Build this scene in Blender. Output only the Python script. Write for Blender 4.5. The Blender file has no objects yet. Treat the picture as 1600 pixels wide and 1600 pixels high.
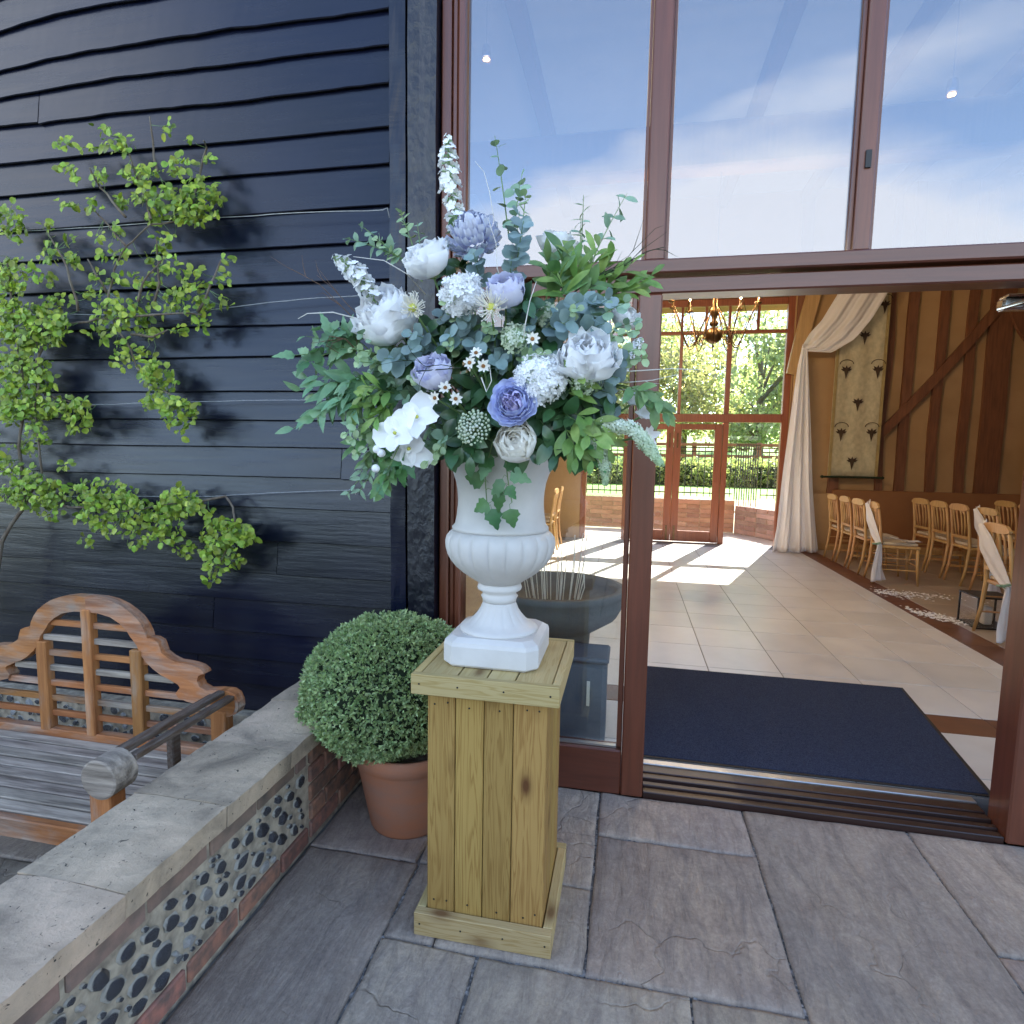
import bpy, bmesh, math, random
import numpy as np
from mathutils import Vector, Matrix, Quaternion, noise
random.seed(7)
rnd = random.random
def U(a, b): return a + (b - a) * random.random()
PI = math.pi
scene = bpy.context.scene
COL = scene.collection

# ---------------------------------------------------------------- camera
FPX = 909.3                      # focal length in pixels of a 1600 px wide picture
CAM = Vector((0, 0, 1.45))
yaw, pitch, roll = -0.19716, 0.09902, 0.01754
_F = Vector((math.sin(yaw)*math.cos(pitch), math.cos(yaw)*math.cos(pitch), -math.sin(pitch)))
_R = Vector((math.cos(yaw), -math.sin(yaw), 0)); _U = _R.cross(_F)
R_ = _R*math.cos(roll) + _U*math.sin(roll); U_ = -_R*math.sin(roll) + _U*math.cos(roll)
cd = bpy.data.cameras.new('camera'); cam = bpy.data.objects.new('camera', cd); COL.objects.link(cam)
cd.sensor_width = 36; cd.lens = FPX/1600*36; cd.clip_start = .05; cd.clip_end = 1000
m = Matrix((R_, U_, -_F)).transposed().to_4x4(); m.translation = CAM; cam.matrix_world = m
scene.camera = cam
def at(x, y, Y):                 # the point at depth Y that the survey measurement (x, y) refers to
    d = R_*((x-800)/FPX) - U_*((y-800)/FPX) + _F
    return CAM + d*((Y-CAM.y)/d.y)

# ---------------------------------------------------------------- world, sun, exposure
SUN_EL = math.radians(41); SUN_AZ = math.radians(20)      # azimuth clockwise from +Y
world = bpy.data.worlds.new('World'); scene.world = world; world.use_nodes = True
wn, wl = world.node_tree.nodes, world.node_tree.links
wn.clear()
wo = wn.new('ShaderNodeOutputWorld'); bg = wn.new('ShaderNodeBackground'); wl.new(bg.outputs[0], wo.inputs[0])
sky = wn.new('ShaderNodeTexSky'); sky.sky_type = 'NISHITA'; sky.sun_disc = False
sky.sun_elevation = SUN_EL; sky.sun_rotation = SUN_AZ; sky.ozone_density = 1.3; sky.air_density = 1.0; sky.dust_density = .15
tc = wn.new('ShaderNodeTexCoord'); sp = wn.new('ShaderNodeSeparateXYZ'); wl.new(tc.outputs['Generated'], sp.inputs[0])
def wm(op, a, b, c=None):
    n = wn.new('ShaderNodeMath'); n.operation = op
    for i, v in enumerate((a, b, c)):
        if v is None: continue
        if isinstance(v, (int, float)): n.inputs[i].default_value = v
        else: wl.new(v, n.inputs[i])
    return n.outputs[0]
den = wm('ADD', wm('MAXIMUM', sp.outputs[2], 0.0), .22)
cv = wn.new('ShaderNodeCombineXYZ'); wl.new(wm('DIVIDE', sp.outputs[0], den), cv.inputs[0]); wl.new(wm('DIVIDE', sp.outputs[1], den), cv.inputs[1])
cn = wn.new('ShaderNodeTexNoise'); cn.inputs['Scale'].default_value = .62; cn.inputs['Detail'].default_value = 7; cn.inputs['Roughness'].default_value = .52; cn.inputs['Distortion'].default_value = .35
cmap = wn.new('ShaderNodeMapping'); cmap.inputs['Location'].default_value = (3.1, 1.4, 0); cmap.inputs['Rotation'].default_value = (0, 0, .5); cmap.inputs['Scale'].default_value = (1, 1.5, 1)
wl.new(cv.outputs[0], cmap.inputs[0]); wl.new(cmap.outputs[0], cn.inputs['Vector'])
cr = wn.new('ShaderNodeValToRGB'); cr.color_ramp.elements[0].position = .51; cr.color_ramp.elements[1].position = .62
wl.new(cn.outputs[0], cr.inputs[0])
lowc = wn.new('ShaderNodeMapRange'); lowc.inputs[1].default_value = .10; lowc.inputs[2].default_value = .46; lowc.inputs[3].default_value = .10; lowc.inputs[4].default_value = 0
wl.new(sp.outputs[2], lowc.inputs[0])
cmask = wm('MINIMUM', wm('ADD', .03, wm('ADD', wm('MULTIPLY', cr.outputs[0], .8), wm('MULTIPLY', lowc.outputs[0], wm('ADD', cn.outputs[0], .1)))), 1.0)
cm = wn.new('ShaderNodeMix'); cm.data_type = 'RGBA'; wl.new(cmask, cm.inputs[0]); wl.new(sky.outputs[0], cm.inputs[6]); cm.inputs[7].default_value = (4.3, 4.45, 4.7, 1)
wl.new(cm.outputs[2], bg.inputs[0]); bg.inputs[1].default_value = .13
sl = bpy.data.lights.new('sun', 'SUN'); sl.energy = 5; sl.angle = math.radians(.5); sl.color = (1, .95, .86)
so = bpy.data.objects.new('sun', sl); COL.objects.link(so)
sd = Vector((math.sin(SUN_AZ)*math.cos(SUN_EL), math.cos(SUN_AZ)*math.cos(SUN_EL), math.sin(SUN_EL)))
so.rotation_euler = sd.to_track_quat('Z', 'Y').to_euler(); so.location = (0, 0, 20)
vs = scene.view_settings; vs.view_transform = 'Standard'; vs.look = 'None'; vs.gamma = 1; vs.use_curve_mapping = False
vs.exposure = 2.42
scene.cycles.max_bounces = 10; scene.cycles.transparent_max_bounces = 16; scene.cycles.glossy_bounces = 4
scene.cycles.diffuse_bounces = 8; scene.cycles.caustics_reflective = False; scene.cycles.caustics_refractive = False
scene.cycles.use_denoising = True

# ---------------------------------------------------------------- materials
def new_mat(name):
    mt = bpy.data.materials.new(name); mt.use_nodes = True
    return mt, mt.node_tree.nodes, mt.node_tree.links, mt.node_tree.nodes['Principled BSDF']
def nmath(n, l, op, a, b=None):
    x = n.new('ShaderNodeMath'); x.operation = op
    for i, v in enumerate((a, b)):
        if v is None: continue
        if isinstance(v, (int, float)): x.inputs[i].default_value = v
        else: l.new(v, x.inputs[i])
    return x.outputs[0]
def coords(n, l, scale=(1, 1, 1), rand=True, rot=(0, 0, 0)):
    c = n.new('ShaderNodeTexCoord'); mp = n.new('ShaderNodeMapping'); mp.inputs['Scale'].default_value = scale; mp.inputs['Rotation'].default_value = rot
    if rand:
        oi = n.new('ShaderNodeObjectInfo'); v = n.new('ShaderNodeVectorMath'); v.operation = 'MULTIPLY_ADD'
        cx = n.new('ShaderNodeCombineXYZ')
        for i in range(3): l.new(oi.outputs['Random'], cx.inputs[i])
        l.new(cx.outputs[0], v.inputs[0]); v.inputs[1].default_value = (37, 53, 71); l.new(c.outputs['Object'], v.inputs[2])
        l.new(v.outputs[0], mp.inputs[0])
    else: l.new(c.outputs['Object'], mp.inputs[0])
    return mp.outputs[0]
def noise_tex(n, l, vec, scale, detail=5, rough=.55, dist=0):
    t = n.new('ShaderNodeTexNoise'); t.inputs['Scale'].default_value = scale; t.inputs['Detail'].default_value = detail
    t.inputs['Roughness'].default_value = rough; t.inputs['Distortion'].default_value = dist; l.new(vec, t.inputs['Vector']); return t.outputs[0]
def ramp(n, l, fac, stops):
    r = n.new('ShaderNodeValToRGB'); e = r.color_ramp.elements
    while len(e) < len(stops): e.new(.5)
    for i, (p, c) in enumerate(stops):
        e[i].position = p; e[i].color = (*c, 1) if len(c) == 3 else c
    l.new(fac, r.inputs[0]); return r.outputs[0]
def mixc(n, l, fac, a, b, mode='MIX'):
    x = n.new('ShaderNodeMix'); x.data_type = 'RGBA'; x.blend_type = mode
    for i, v in ((0, fac), (6, a), (7, b)):
        if isinstance(v, (int, float)): x.inputs[i].default_value = v
        elif isinstance(v, tuple): x.inputs[i].default_value = (*v, 1) if len(v) == 3 else v
        else: l.new(v, x.inputs[i])
    return x.outputs[2]
def bump(n, l, b, h, strength=.3, dist=.01):
    x = n.new('ShaderNodeBump'); x.inputs['Strength'].default_value = strength; x.inputs['Distance'].default_value = dist
    l.new(h, x.inputs['Height']); l.new(x.outputs[0], b.inputs['Normal'])
def vary(n, l, col, hue=.02, val=.25, sat=.1, island=False):
    src = n.new('ShaderNodeNewGeometry').outputs['Random Per Island'] if island else n.new('ShaderNodeObjectInfo').outputs['Random']
    h = n.new('ShaderNodeHueSaturation')
    l.new(nmath(n, l, 'MULTIPLY_ADD', src, 2*hue), h.inputs['Hue']); h.inputs['Hue'].links[0].from_node.inputs[2].default_value = .5-hue
    r2 = nmath(n, l, 'FRACT', nmath(n, l, 'MULTIPLY', src, 17.3))
    l.new(nmath(n, l, 'MULTIPLY_ADD', r2, 2*val), h.inputs['Value']); h.inputs['Value'].links[0].from_node.inputs[2].default_value = 1-val
    h.inputs['Saturation'].default_value = 1
    if isinstance(col, tuple): h.inputs['Color'].default_value = (*col, 1)
    else: l.new(col, h.inputs['Color'])
    return h.outputs[0]
MC = {}
def plain(name, c1, c2=None, scale=8, rough=.6, bmp=.1, stretch=(1, 1, 1), spec=.5, metal=0, val=.0, fine=60, coat=0, detail=5):
    if name in MC: return MC[name]
    mt, n, l, b = new_mat(name); c2 = c2 or tuple(x*.75 for x in c1)
    v = coords(n, l, stretch); f = noise_tex(n, l, v, scale, detail)
    c = ramp(n, l, f, [(.35, c1), (.68, c2)])
    if val: c = vary(n, l, c, .01, val)
    l.new(c, b.inputs['Base Color']); b.inputs['Roughness'].default_value = rough; b.inputs['Metallic'].default_value = metal
    b.inputs['Specular IOR Level'].default_value = spec; b.inputs['Coat Weight'].default_value = coat
    if bmp: bump(n, l, b, noise_tex(n, l, v, fine, 4, .6), bmp, .004)
    MC[name] = mt; return mt
def leafmat(name, c1, c2=None, trans=.35, rough=.45, val=.3, hue=.02, island=False, spec=.4, back=None):
    mt, n, l, b = new_mat(name); c2 = c2 or tuple(x*.7 for x in c1)
    v = coords(n, l, (1, 1, 1)); f = noise_tex(n, l, v, 30, 3)
    c = vary(n, l, ramp(n, l, f, [(.35, c1), (.7, c2)]), hue, val, island=island)
    if back:
        g = n.new('ShaderNodeNewGeometry'); c = mixc(n, l, g.outputs['Backfacing'], c, back)
    l.new(c, b.inputs['Base Color']); b.inputs['Roughness'].default_value = rough; b.inputs['Specular IOR Level'].default_value = spec
    tr = n.new('ShaderNodeBsdfTranslucent'); l.new(mixc(n, l, 1.0, c, (1.15, 1.25, .75), 'MULTIPLY'), tr.inputs[0])
    mx = n.new('ShaderNodeMixShader'); mx.inputs[0].default_value = trans
    o = n['Material Output']; l.new(b.outputs[0], mx.inputs[1]); l.new(tr.outputs[0], mx.inputs[2]); l.new(mx.outputs[0], o.inputs[0])
    return mt
def petalmat(name, c1, ctip=None, trans=.3, rough=.55):
    mt, n, l, b = new_mat(name)
    v = coords(n, l, (60, 60, 8)); f = noise_tex(n, l, v, 1.5, 3)
    c = mixc(n, l, f, c1, tuple(x*.95 for x in c1))
    if ctip:
        tcn = n.new('ShaderNodeTexCoord'); s = n.new('ShaderNodeSeparateXYZ'); l.new(tcn.outputs['Generated'], s.inputs[0])
        c = mixc(n, l, s.outputs[2], ctip, c)
    c = vary(n, l, c, .008, .05); l.new(c, b.inputs['Base Color']); b.inputs['Roughness'].default_value = rough; b.inputs['Specular IOR Level'].default_value = .25
    bump(n, l, b, f, .25, .002)
    tr = n.new('ShaderNodeBsdfTranslucent'); l.new(c, tr.inputs[0]); mx = n.new('ShaderNodeMixShader'); mx.inputs[0].default_value = trans
    l.new(b.outputs[0], mx.inputs[1]); l.new(tr.outputs[0], mx.inputs[2]); l.new(mx.outputs[0], n['Material Output'].inputs[0])
    return mt
def glassmat(name, refl, tint=(1, 1, 1), rough=0):
    mt, n, l, b = new_mat(name); n.remove(b)
    t = n.new('ShaderNodeBsdfTransparent'); t.inputs[0].default_value = (*tint, 1)
    g = n.new('ShaderNodeBsdfGlossy'); g.inputs['Roughness'].default_value = rough
    lw = n.new('ShaderNodeLayerWeight'); lw.inputs[0].default_value = .5
    f = nmath(n, l, 'MINIMUM', nmath(n, l, 'ADD', nmath(n, l, 'MULTIPLY', nmath(n, l, 'POWER', lw.outputs['Facing'], 4), .75), refl), 1)
    # faint unevenness of drawn glass
    c = n.new('ShaderNodeTexCoord'); nz = noise_tex(n, l, c.outputs['Object'], 1.3, 1)
    bp = n.new('ShaderNodeBump'); bp.inputs['Strength'].default_value = .05; bp.inputs['Distance'].default_value = .02; l.new(nz, bp.inputs['Height']); l.new(bp.outputs[0], g.inputs['Normal'])
    mx = n.new('ShaderNodeMixShader'); l.new(f, mx.inputs[0]); l.new(t.outputs[0], mx.inputs[1]); l.new(g.outputs[0], mx.inputs[2])
    l.new(mx.outputs[0], n['Material Output'].inputs[0]); return mt
def emitmat(name, col, s):
    mt, n, l, b = new_mat(name); b.inputs['Emission Color'].default_value = (*col, 1); b.inputs['Emission Strength'].default_value = s
    b.inputs['Base Color'].default_value = (*col, 1); return mt
def pine(name, axis=2, base=((.40, .255, .078), (.26, .145, .038), (.10, .042, .012)), knots=True):
    """sawn pressure-treated pine, grain along the given local axis, with knots"""
    mt, n, l, b = new_mat(name)
    st = [34, 34, 34]; st[axis] = 1.6
    v = coords(n, l, tuple(st)); f = noise_tex(n, l, v, 1, 3, .5, .6)
    w = n.new('ShaderNodeMath'); w.operation = 'FRACT'; l.new(nmath(n, l, 'MULTIPLY', f, 9), w.inputs[0])
    g = ramp(n, l, w.outputs[0], [(.0, base[0]), (.45, base[0]), (.82, base[1]), (1.0, base[0])])
    st2 = [3, 3, 3]; st2[axis] = 1
    big = noise_tex(n, l, coords(n, l, tuple(st2)), 2, 2)
    g = mixc(n, l, nmath(n, l, 'MULTIPLY', big, .5), g, base[1])
    if knots:
        s3 = [9, 9, 9]; s3[axis] = 4.2
        vo = n.new('ShaderNodeTexVoronoi'); vo.inputs['Scale'].default_value = 1; l.new(coords(n, l, tuple(s3)), vo.inputs['Vector'])
        kn = ramp(n, l, vo.outputs['Distance'], [(.06, (1, 1, 1)), (.16, (.3, .3, .3)), (.27, (0, 0, 0))])
        g = mixc(n, l, kn, g, base[2])
    g = vary(n, l, g, .006, .09)
    l.new(g, b.inputs['Base Color']); b.inputs['Roughness'].default_value = .62; b.inputs['Specular IOR Level'].default_value = .3
    bump(n, l, b, w.outputs[0], .12, .002); return mt

# ---------------------------------------------------------------- mesh helpers
class MB:
    def __init__(s): s.v = []; s.f = []
    def add(s, v, f):
        k = len(s.v); s.v += [tuple(p) for p in v]; s.f += [tuple(i+k for i in q) for q in f]; return s
    def box(s, x0, x1, y0, y1, z0, z1, ch=0, mat=None):
        if ch <= 0:
            v = [(x, y, z) for x in (x0, x1) for y in (y0, y1) for z in (z0, z1)]
            f = [(0, 1, 3, 2), (4, 6, 7, 5), (0, 4, 5, 1), (2, 3, 7, 6), (0, 2, 6, 4), (1, 5, 7, 3)]
        else:
            bm = bmesh.new(); bmesh.ops.create_cube(bm, size=1)
            for q in bm.verts: q.co = Vector(((x0+x1)/2+q.co.x*(x1-x0), (y0+y1)/2+q.co.y*(y1-y0), (z0+z1)/2+q.co.z*(z1-z0)))
            bmesh.ops.bevel(bm, geom=list(bm.edges), offset=ch, segments=1, affect='EDGES')
            bm.verts.index_update(); v = [q.co[:] for q in bm.verts]; f = [[w.index for w in q.verts] for q in bm.faces]; bm.free()
        if mat is not None: v = [mat @ Vector(p) for p in v]
        return s.add(v, f)
    def tube(s, pts, r, n=6, cap=True):
        pts = [Vector(p) for p in pts]; rs = r if isinstance(r, (list, tuple)) else [r]*len(pts)
        v = []; up = Vector((.13, .31, .94))
        for i, p in enumerate(pts):
            t = (pts[min(i+1, len(pts)-1)]-pts[max(i-1, 0)])
            t = t.normalized() if t.length > 1e-9 else Vector((0, 0, 1))
            a = t.cross(up); a = a.normalized() if a.length > .05 else t.orthogonal().normalized(); b2 = t.cross(a)
            for k in range(n):
                q = 2*PI*k/n; v.append(p+(a*math.cos(q)+b2*math.sin(q))*rs[i])
        f = [(i*n+k, i*n+(k+1) % n, (i+1)*n+(k+1) % n, (i+1)*n+k) for i in range(len(pts)-1) for k in range(n)]
        if cap: f += [tuple(range(n))[::-1], tuple((len(pts)-1)*n+k for k in range(n))]
        return s.add(v, f)
    def lathe(s, prof, n=32, c=(0, 0, 0), fn=None):
        v = []
        for r, z in prof:
            for k in range(n):
                a = 2*PI*k/n; rr = r if fn is None else fn(r, z, a)
                v.append((c[0]+rr*math.cos(a), c[1]+rr*math.sin(a), c[2]+z))
        f = [(i*n+k, i*n+(k+1) % n, (i+1)*n+(k+1) % n, (i+1)*n+k) for i in range(len(prof)-1) for k in range(n)]
        f += [tuple(range(n))[::-1], tuple((len(prof)-1)*n+k for k in range(n))]
        return s.add(v, f)
    def prism(s, poly, d0, d1, axis=1):
        """outline in the two other axes, pushed from d0 to d1 along axis"""
        def mk(p, d): return (d, p[0], p[1]) if axis == 0 else ((p[0], d, p[1]) if axis == 1 else (p[0], p[1], d))
        n = len(poly); v = [mk(p, d0) for p in poly]+[mk(p, d1) for p in poly]
        f = [tuple(range(n)), tuple(range(n, 2*n))[::-1]]+[(i, i+n, (i+1) % n+n, (i+1) % n) for i in range(n)]
        return s.add(v, f)
    def mesh(s, name, smooth=False, fix=True):
        me = bpy.data.meshes.new(name); me.from_pydata(s.v, [], s.f)
        if fix:
            bm = bmesh.new(); bm.from_mesh(me); bmesh.ops.recalc_face_normals(bm, faces=bm.faces); bm.to_mesh(me); bm.free()
        if smooth: me.polygons.foreach_set('use_smooth', [True]*len(me.polygons))
        me.update(); return me
    def build(s, name, mat, parent=None, smooth=False, loc=None, stuff=False, fix=True):
        me = s.mesh(name, smooth, fix); return put(name, me, mat, parent, loc, stuff)
def put(name, me, mat, parent=None, loc=None, stuff=False, mw=None):
    if mat is not None and not me.materials: me.materials.append(mat)
    o = bpy.data.objects.new(name, me); COL.objects.link(o)
    if parent is not None: o.parent = parent
    if mw is not None: o.matrix_basis = mw
    elif loc is not None: o.location = loc
    if stuff: o['kind'] = 'stuff'
    return o
def tag(o, label, cat, group=None):
    o['label'] = label; o['category'] = cat
    if group: o['group'] = group
    return o
def thing(name, label, cat, loc=(0, 0, 0), rz=0, group=None):
    o = bpy.data.objects.new(name, None); COL.objects.link(o); o.location = loc; o.rotation_euler = (0, 0, rz); o.empty_display_size = .05
    return tag(o, label, cat, group)
def struct(o): o['kind'] = 'structure'; return o
def dup(root, loc=None, rz=None, label=None):
    r = root.copy(); COL.objects.link(r)
    if loc is not None: r.location = loc
    if rz is not None: r.rotation_euler = (0, 0, rz)
    if label: r['label'] = label
    for ch in list(root.children):
        c = ch.copy(); COL.objects.link(c); c.parent = r
        for g in list(ch.children):
            d = g.copy(); COL.objects.link(d); d.parent = c
    return r
def boxpart(name, mat, parent, *d, ch=.003, loc=None): return MB().box(*d, ch=ch).build(name, mat, parent, loc=loc)
# ================================================================ MATERIAL SET
def black_boards():
    mt, n, l, b = new_mat('black_painted_board')
    v = coords(n, l, (1.2, 6, 14)); f = noise_tex(n, l, v, 2, 6, .6)
    v2 = coords(n, l, (1, 1, 1)); f2 = noise_tex(n, l, v2, 1.6, 3)
    c = ramp(n, l, f2, [(.3, (.0015, .0025, .011)), (.7, (.003, .0048, .020))])
    sc = noise_tex(n, l, coords(n, l, (7, 7, 30)), 3, 8, .7)
    c = mixc(n, l, ramp(n, l, sc, [(.70, (0, 0, 0)), (.78, (1, 1, 1))]), c, (.03, .038, .055))
    l.new(c, b.inputs['Base Color']); b.inputs['Specular IOR Level'].default_value = .48
    l.new(ramp(n, l, f, [(.3, (.20, .20, .20)), (.7, (.30, .30, .30))]), b.inputs['Roughness'])
    bump(n, l, b, f, .35, .004); return mt
M_board = black_boards()
def tarred():
    mt, n, l, b = new_mat('tarred_timber')
    v = coords(n, l, (1, 1, .6)); vo = n.new('ShaderNodeTexVoronoi'); vo.inputs['Scale'].default_value = 42; l.new(v, vo.inputs['Vector'])
    f = noise_tex(n, l, v, 30, 8, .7, 1.0)
    b.inputs['Base Color'].default_value = (.0035, .004, .011, 1); b.inputs['Roughness'].default_value = .28; b.inputs['Specular IOR Level'].default_value = .6
    bump(n, l, b, nmath(n, l, 'ADD', f, nmath(n, l, 'MULTIPLY', vo.outputs['Distance'], .5)), .55, .008); return mt
M_tar = tarred()
def stained(name, c1, c2, rough=.3, st=(30, 30, 1.5), coat=.25):
    mt, n, l, b = new_mat(name); v = coords(n, l, st); f = noise_tex(n, l, v, 1.5, 5, .6, .4)
    l.new(ramp(n, l, f, [(.35, c1), (.7, c2)]), b.inputs['Base Color']); b.inputs['Roughness'].default_value = rough
    b.inputs['Coat Weight'].default_value = coat; b.inputs['Coat Roughness'].default_value = .25; bump(n, l, b, f, .12, .002); return mt
M_frame = stained('mahogany_stained_frame', (.155, .044, .021), (.105, .030, .014), .34, coat=.4)
M_frameh = stained('mahogany_stained_rail', (.125, .036, .019), (.085, .024, .013), .34, (1.5, 30, 30), coat=.4)
M_frame2 = stained('warm_stained_window_frame', (.30, .085, .028), (.22, .055, .018), .4)
M_sill = stained('dark_threshold_wood', (.035, .014, .010), (.018, .008, .006), .4, (1.5, 30, 30))
M_glass = glassmat('window_glass_reflecting', .285, (.50, .54, .62))
M_glass_s = glassmat('sidelight_glass', .085, (.95, .98, .97))
M_glass_f = glassmat('clear_far_glass', .02)
def stone_flag():
    mt, n, l, b = new_mat('riven_sandstone')
    v = coords(n, l); oi = n.new('ShaderNodeObjectInfo')
    big = noise_tex(n, l, v, 1.7, 4, .6, .8)
    st = noise_tex(n, l, coords(n, l, (11, 2.6, 5), rot=(0, 0, .6)), 1.9, 10, .74, .9)
    fine = noise_tex(n, l, v, 70, 8, .8); c_f = fine
    c = ramp(n, l, big, [(.30, (.40, .335, .285)), (.5, (.45, .375, .31)), (.68, (.52, .42, .325))])
    c = mixc(n, l, ramp(n, l, st, [(.42, (0, 0, 0)), (.66, (.75, .75, .75))]), c, (.27, .225, .20))
    vo = n.new('ShaderNodeTexVoronoi'); vo.feature = 'DISTANCE_TO_EDGE'; vo.inputs['Scale'].default_value = 1.25
    dv = n.new('ShaderNodeVectorMath'); dv.operation = 'MULTIPLY_ADD'; nf = n.new('ShaderNodeTexNoise'); nf.inputs['Scale'].default_value = 2.5; nf.inputs['Detail'].default_value = 4; l.new(v, nf.inputs['Vector'])
    l.new(nf.outputs['Color'], dv.inputs[0]); dv.inputs[1].default_value = (.9, .9, .9); l.new(v, dv.inputs[2]); l.new(dv.outputs[0], vo.inputs['Vector'])
    veinm = nmath(n, l, 'MULTIPLY', ramp(n, l, vo.outputs['Distance'], [(.0, (1, 1, 1)), (.007, (0, 0, 0))]), ramp(n, l, big, [(.45, (0, 0, 0)), (.58, (1, 1, 1))]))
    c = mixc(n, l, nmath(n, l, 'MULTIPLY', veinm, .12), c, (.09, .085, .09))
    spk = ramp(n, l, noise_tex(n, l, v, 160, 2), [(.72, (0, 0, 0)), (.78, (1, 1, 1))]); c = mixc(n, l, nmath(n, l, 'MULTIPLY', spk, .5), c, (.36, .34, .33))
    blt = ramp(n, l, noise_tex(n, l, v, 13, 7, .72, .5), [(.40, (1, 1, 1)), (.64, (.78, .76, .76))]); c = mixc(n, l, .8, c, blt, 'MULTIPLY'); c = mixc(n, l, .7, c, ramp(n, l, c_f, [(.38, (.80, .80, .80)), (.62, (1.22, 1.2, 1.16))]), 'MULTIPLY'); c = vary(n, l, c, .012, .12)
    l.new(c, b.inputs['Base Color']); b.inputs['Specular IOR Level'].default_value = .22
    l.new(ramp(n, l, st, [(.3, (.5, .5, .5)), (.7, (.72, .72, .72))]), b.inputs['Roughness'])
    step = n.new('ShaderNodeMath'); step.operation = 'FLOOR'; l.new(nmath(n, l, 'MULTIPLY', big, 9), step.inputs[0])
    h = nmath(n, l, 'ADD', nmath(n, l, 'MULTIPLY', st, .8), nmath(n, l, 'ADD', nmath(n, l, 'MULTIPLY', fine, .15), nmath(n, l, 'SUBTRACT', nmath(n, l, 'MULTIPLY', step.outputs[0], .16), nmath(n, l, 'MULTIPLY', veinm, .22))))
    bump(n, l, b, h, 1.0, .02); return mt
M_flag = stone_flag()
M_mortar = plain('dark_weathered_joint_mortar', (.22, .21, .20), (.07, .07, .07), 14, .9, .6, fine=90)
M_grit = plain('crumbled_joint_edge', (.33, .32, .31), (.06, .06, .06), 60, .95, .6, fine=120)
def coping():
    mt, n, l, b = new_mat('weathered_coping_stone'); v = coords(n, l)
    f = noise_tex(n, l, v, 4.5, 6, .65, .5); g = noise_tex(n, l, v, 55, 6, .75); pits = noise_tex(n, l, coords(n, l, (1, 1, 1)), 70, 3, .6, .8)
    c = ramp(n, l, f, [(.32, (.60, .46, .33)), (.5, (.44, .345, .25)), (.70, (.21, .17, .13))])
    c = mixc(n, l, ramp(n, l, g, [(.6, (0, 0, 0)), (.75, (.7, .7, .7))]), c, (.09, .09, .08))
    c = mixc(n, l, ramp(n, l, pits, [(.66, (0, 0, 0)), (.7, (1, 1, 1))]), c, (.05, .05, .045))
    l.new(vary(n, l, c, .004, .12), b.inputs['Base Color']); b.inputs['Roughness'].default_value = .9; b.inputs['Specular IOR Level'].default_value = .15
    bump(n, l, b, nmath(n, l, 'SUBTRACT', g, nmath(n, l, 'MULTIPLY', ramp(n, l, pits, [(.66, (0, 0, 0)), (.7, (1, 1, 1))]), .8)), .6, .008); return mt
M_cope = coping()
M_brick = plain('worn_red_brick', (.33, .15, .10), (.12, .085, .07), 26, .9, .55, val=.28, fine=70)
M_brick_old = plain('grey_stained_brick', (.26, .17, .13), (.11, .09, .075), 12, .9, .6, val=.22, fine=70)
M_wallmortar = plain('lime_mortar', (.47, .40, .30), (.20, .17, .13), 26, .95, 1.0, fine=38)
def flint():
    mt, n, l, b = new_mat('knapped_flint'); tcn = n.new('ShaderNodeTexCoord')
    vl = n.new('ShaderNodeVectorMath'); vl.operation = 'LENGTH'; sc = n.new('ShaderNodeMapping'); sc.inputs['Scale'].default_value = (.15, 1, 1); l.new(tcn.outputs['Object'], sc.inputs[0]); l.new(sc.outputs[0], vl.inputs[0])
    nz = noise_tex(n, l, coords(n, l, (60, 60, 60)), 1, 4)
    r = nmath(n, l, 'ADD', nmath(n, l, 'MULTIPLY', vl.outputs['Value'], 1.0), nmath(n, l, 'MULTIPLY', nz, .38))
    dark = mixc(n, l, ramp(n, l, n.new('ShaderNodeObjectInfo').outputs['Random'], [(.87, (0, 0, 0)), (.90, (1, 1, 1))]), ramp(n, l, nz, [(.35, (.008, .009, .016)), (.55, (.03, .033, .045)), (.68, (.34, .34, .35))]), ramp(n, l, nz, [(.3, (.12, .12, .13)), (.6, (.48, .47, .45))]))
    c = mixc(n, l, ramp(n, l, r, [(.94, (0, 0, 0)), (1.0, (1, 1, 1))]), dark, (.42, .40, .35))
    l.new(c, b.inputs['Base Color']); b.inputs['Roughness'].default_value = .16; bump(n, l, b, nz, .5, .01); return mt
M_flint = flint()
def weathered_teak(name, silver, axis=0):
    mt, n, l, b = new_mat(name); st = [26, 26, 26]; st[axis] = 2
    v = coords(n, l, tuple(st)); f = noise_tex(n, l, v, 1.6, 6, .65, .3)
    p = noise_tex(n, l, coords(n, l, tuple(6 if q > 5 else 1.5 for q in st)), 1.3, 6, .65, .4)
    warm = ramp(n, l, f, [(.3, (.50, .22, .08)), (.7, (.26, .10, .035))]); grey = ramp(n, l, f, [(.3, (.50, .42, .34)), (.7, (.13, .105, .085))])
    c = mixc(n, l, ramp(n, l, p, [(max(.0, .56-silver), (0, 0, 0)), (max(.1, .80-silver), (1, 1, 1))]), warm, grey)
    l.new(vary(n, l, c, .008, .15), b.inputs['Base Color']); b.inputs['Roughness'].default_value = .75; b.inputs['Specular IOR Level'].default_value = .15; bump(n, l, b, f, .5, .003); return mt
M_teak = weathered_teak('weathered_teak', .12); M_teakz = weathered_teak('weathered_teak_upright', .06, 2)
M_teakg = weathered_teak('silvered_teak', .5); M_teakd = plain('dark_brown_teak', (.085, .048, .030), (.17, .14, .12), 5, .5, .3, (18, 2, 18))  # darker brown teak for arm slats, side rails and arm supports
M_pine = pine('treated_pine_upright'); M_pinex = pine('treated_pine_cross', 0, ((.50, .385, .19), (.38, .265, .10), (.18, .10, .04)), True)
M_piney = pine('treated_pine_depth', 1, ((.52, .41, .20), (.44, .32, .13), (.20, .12, .05)), True)
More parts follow.
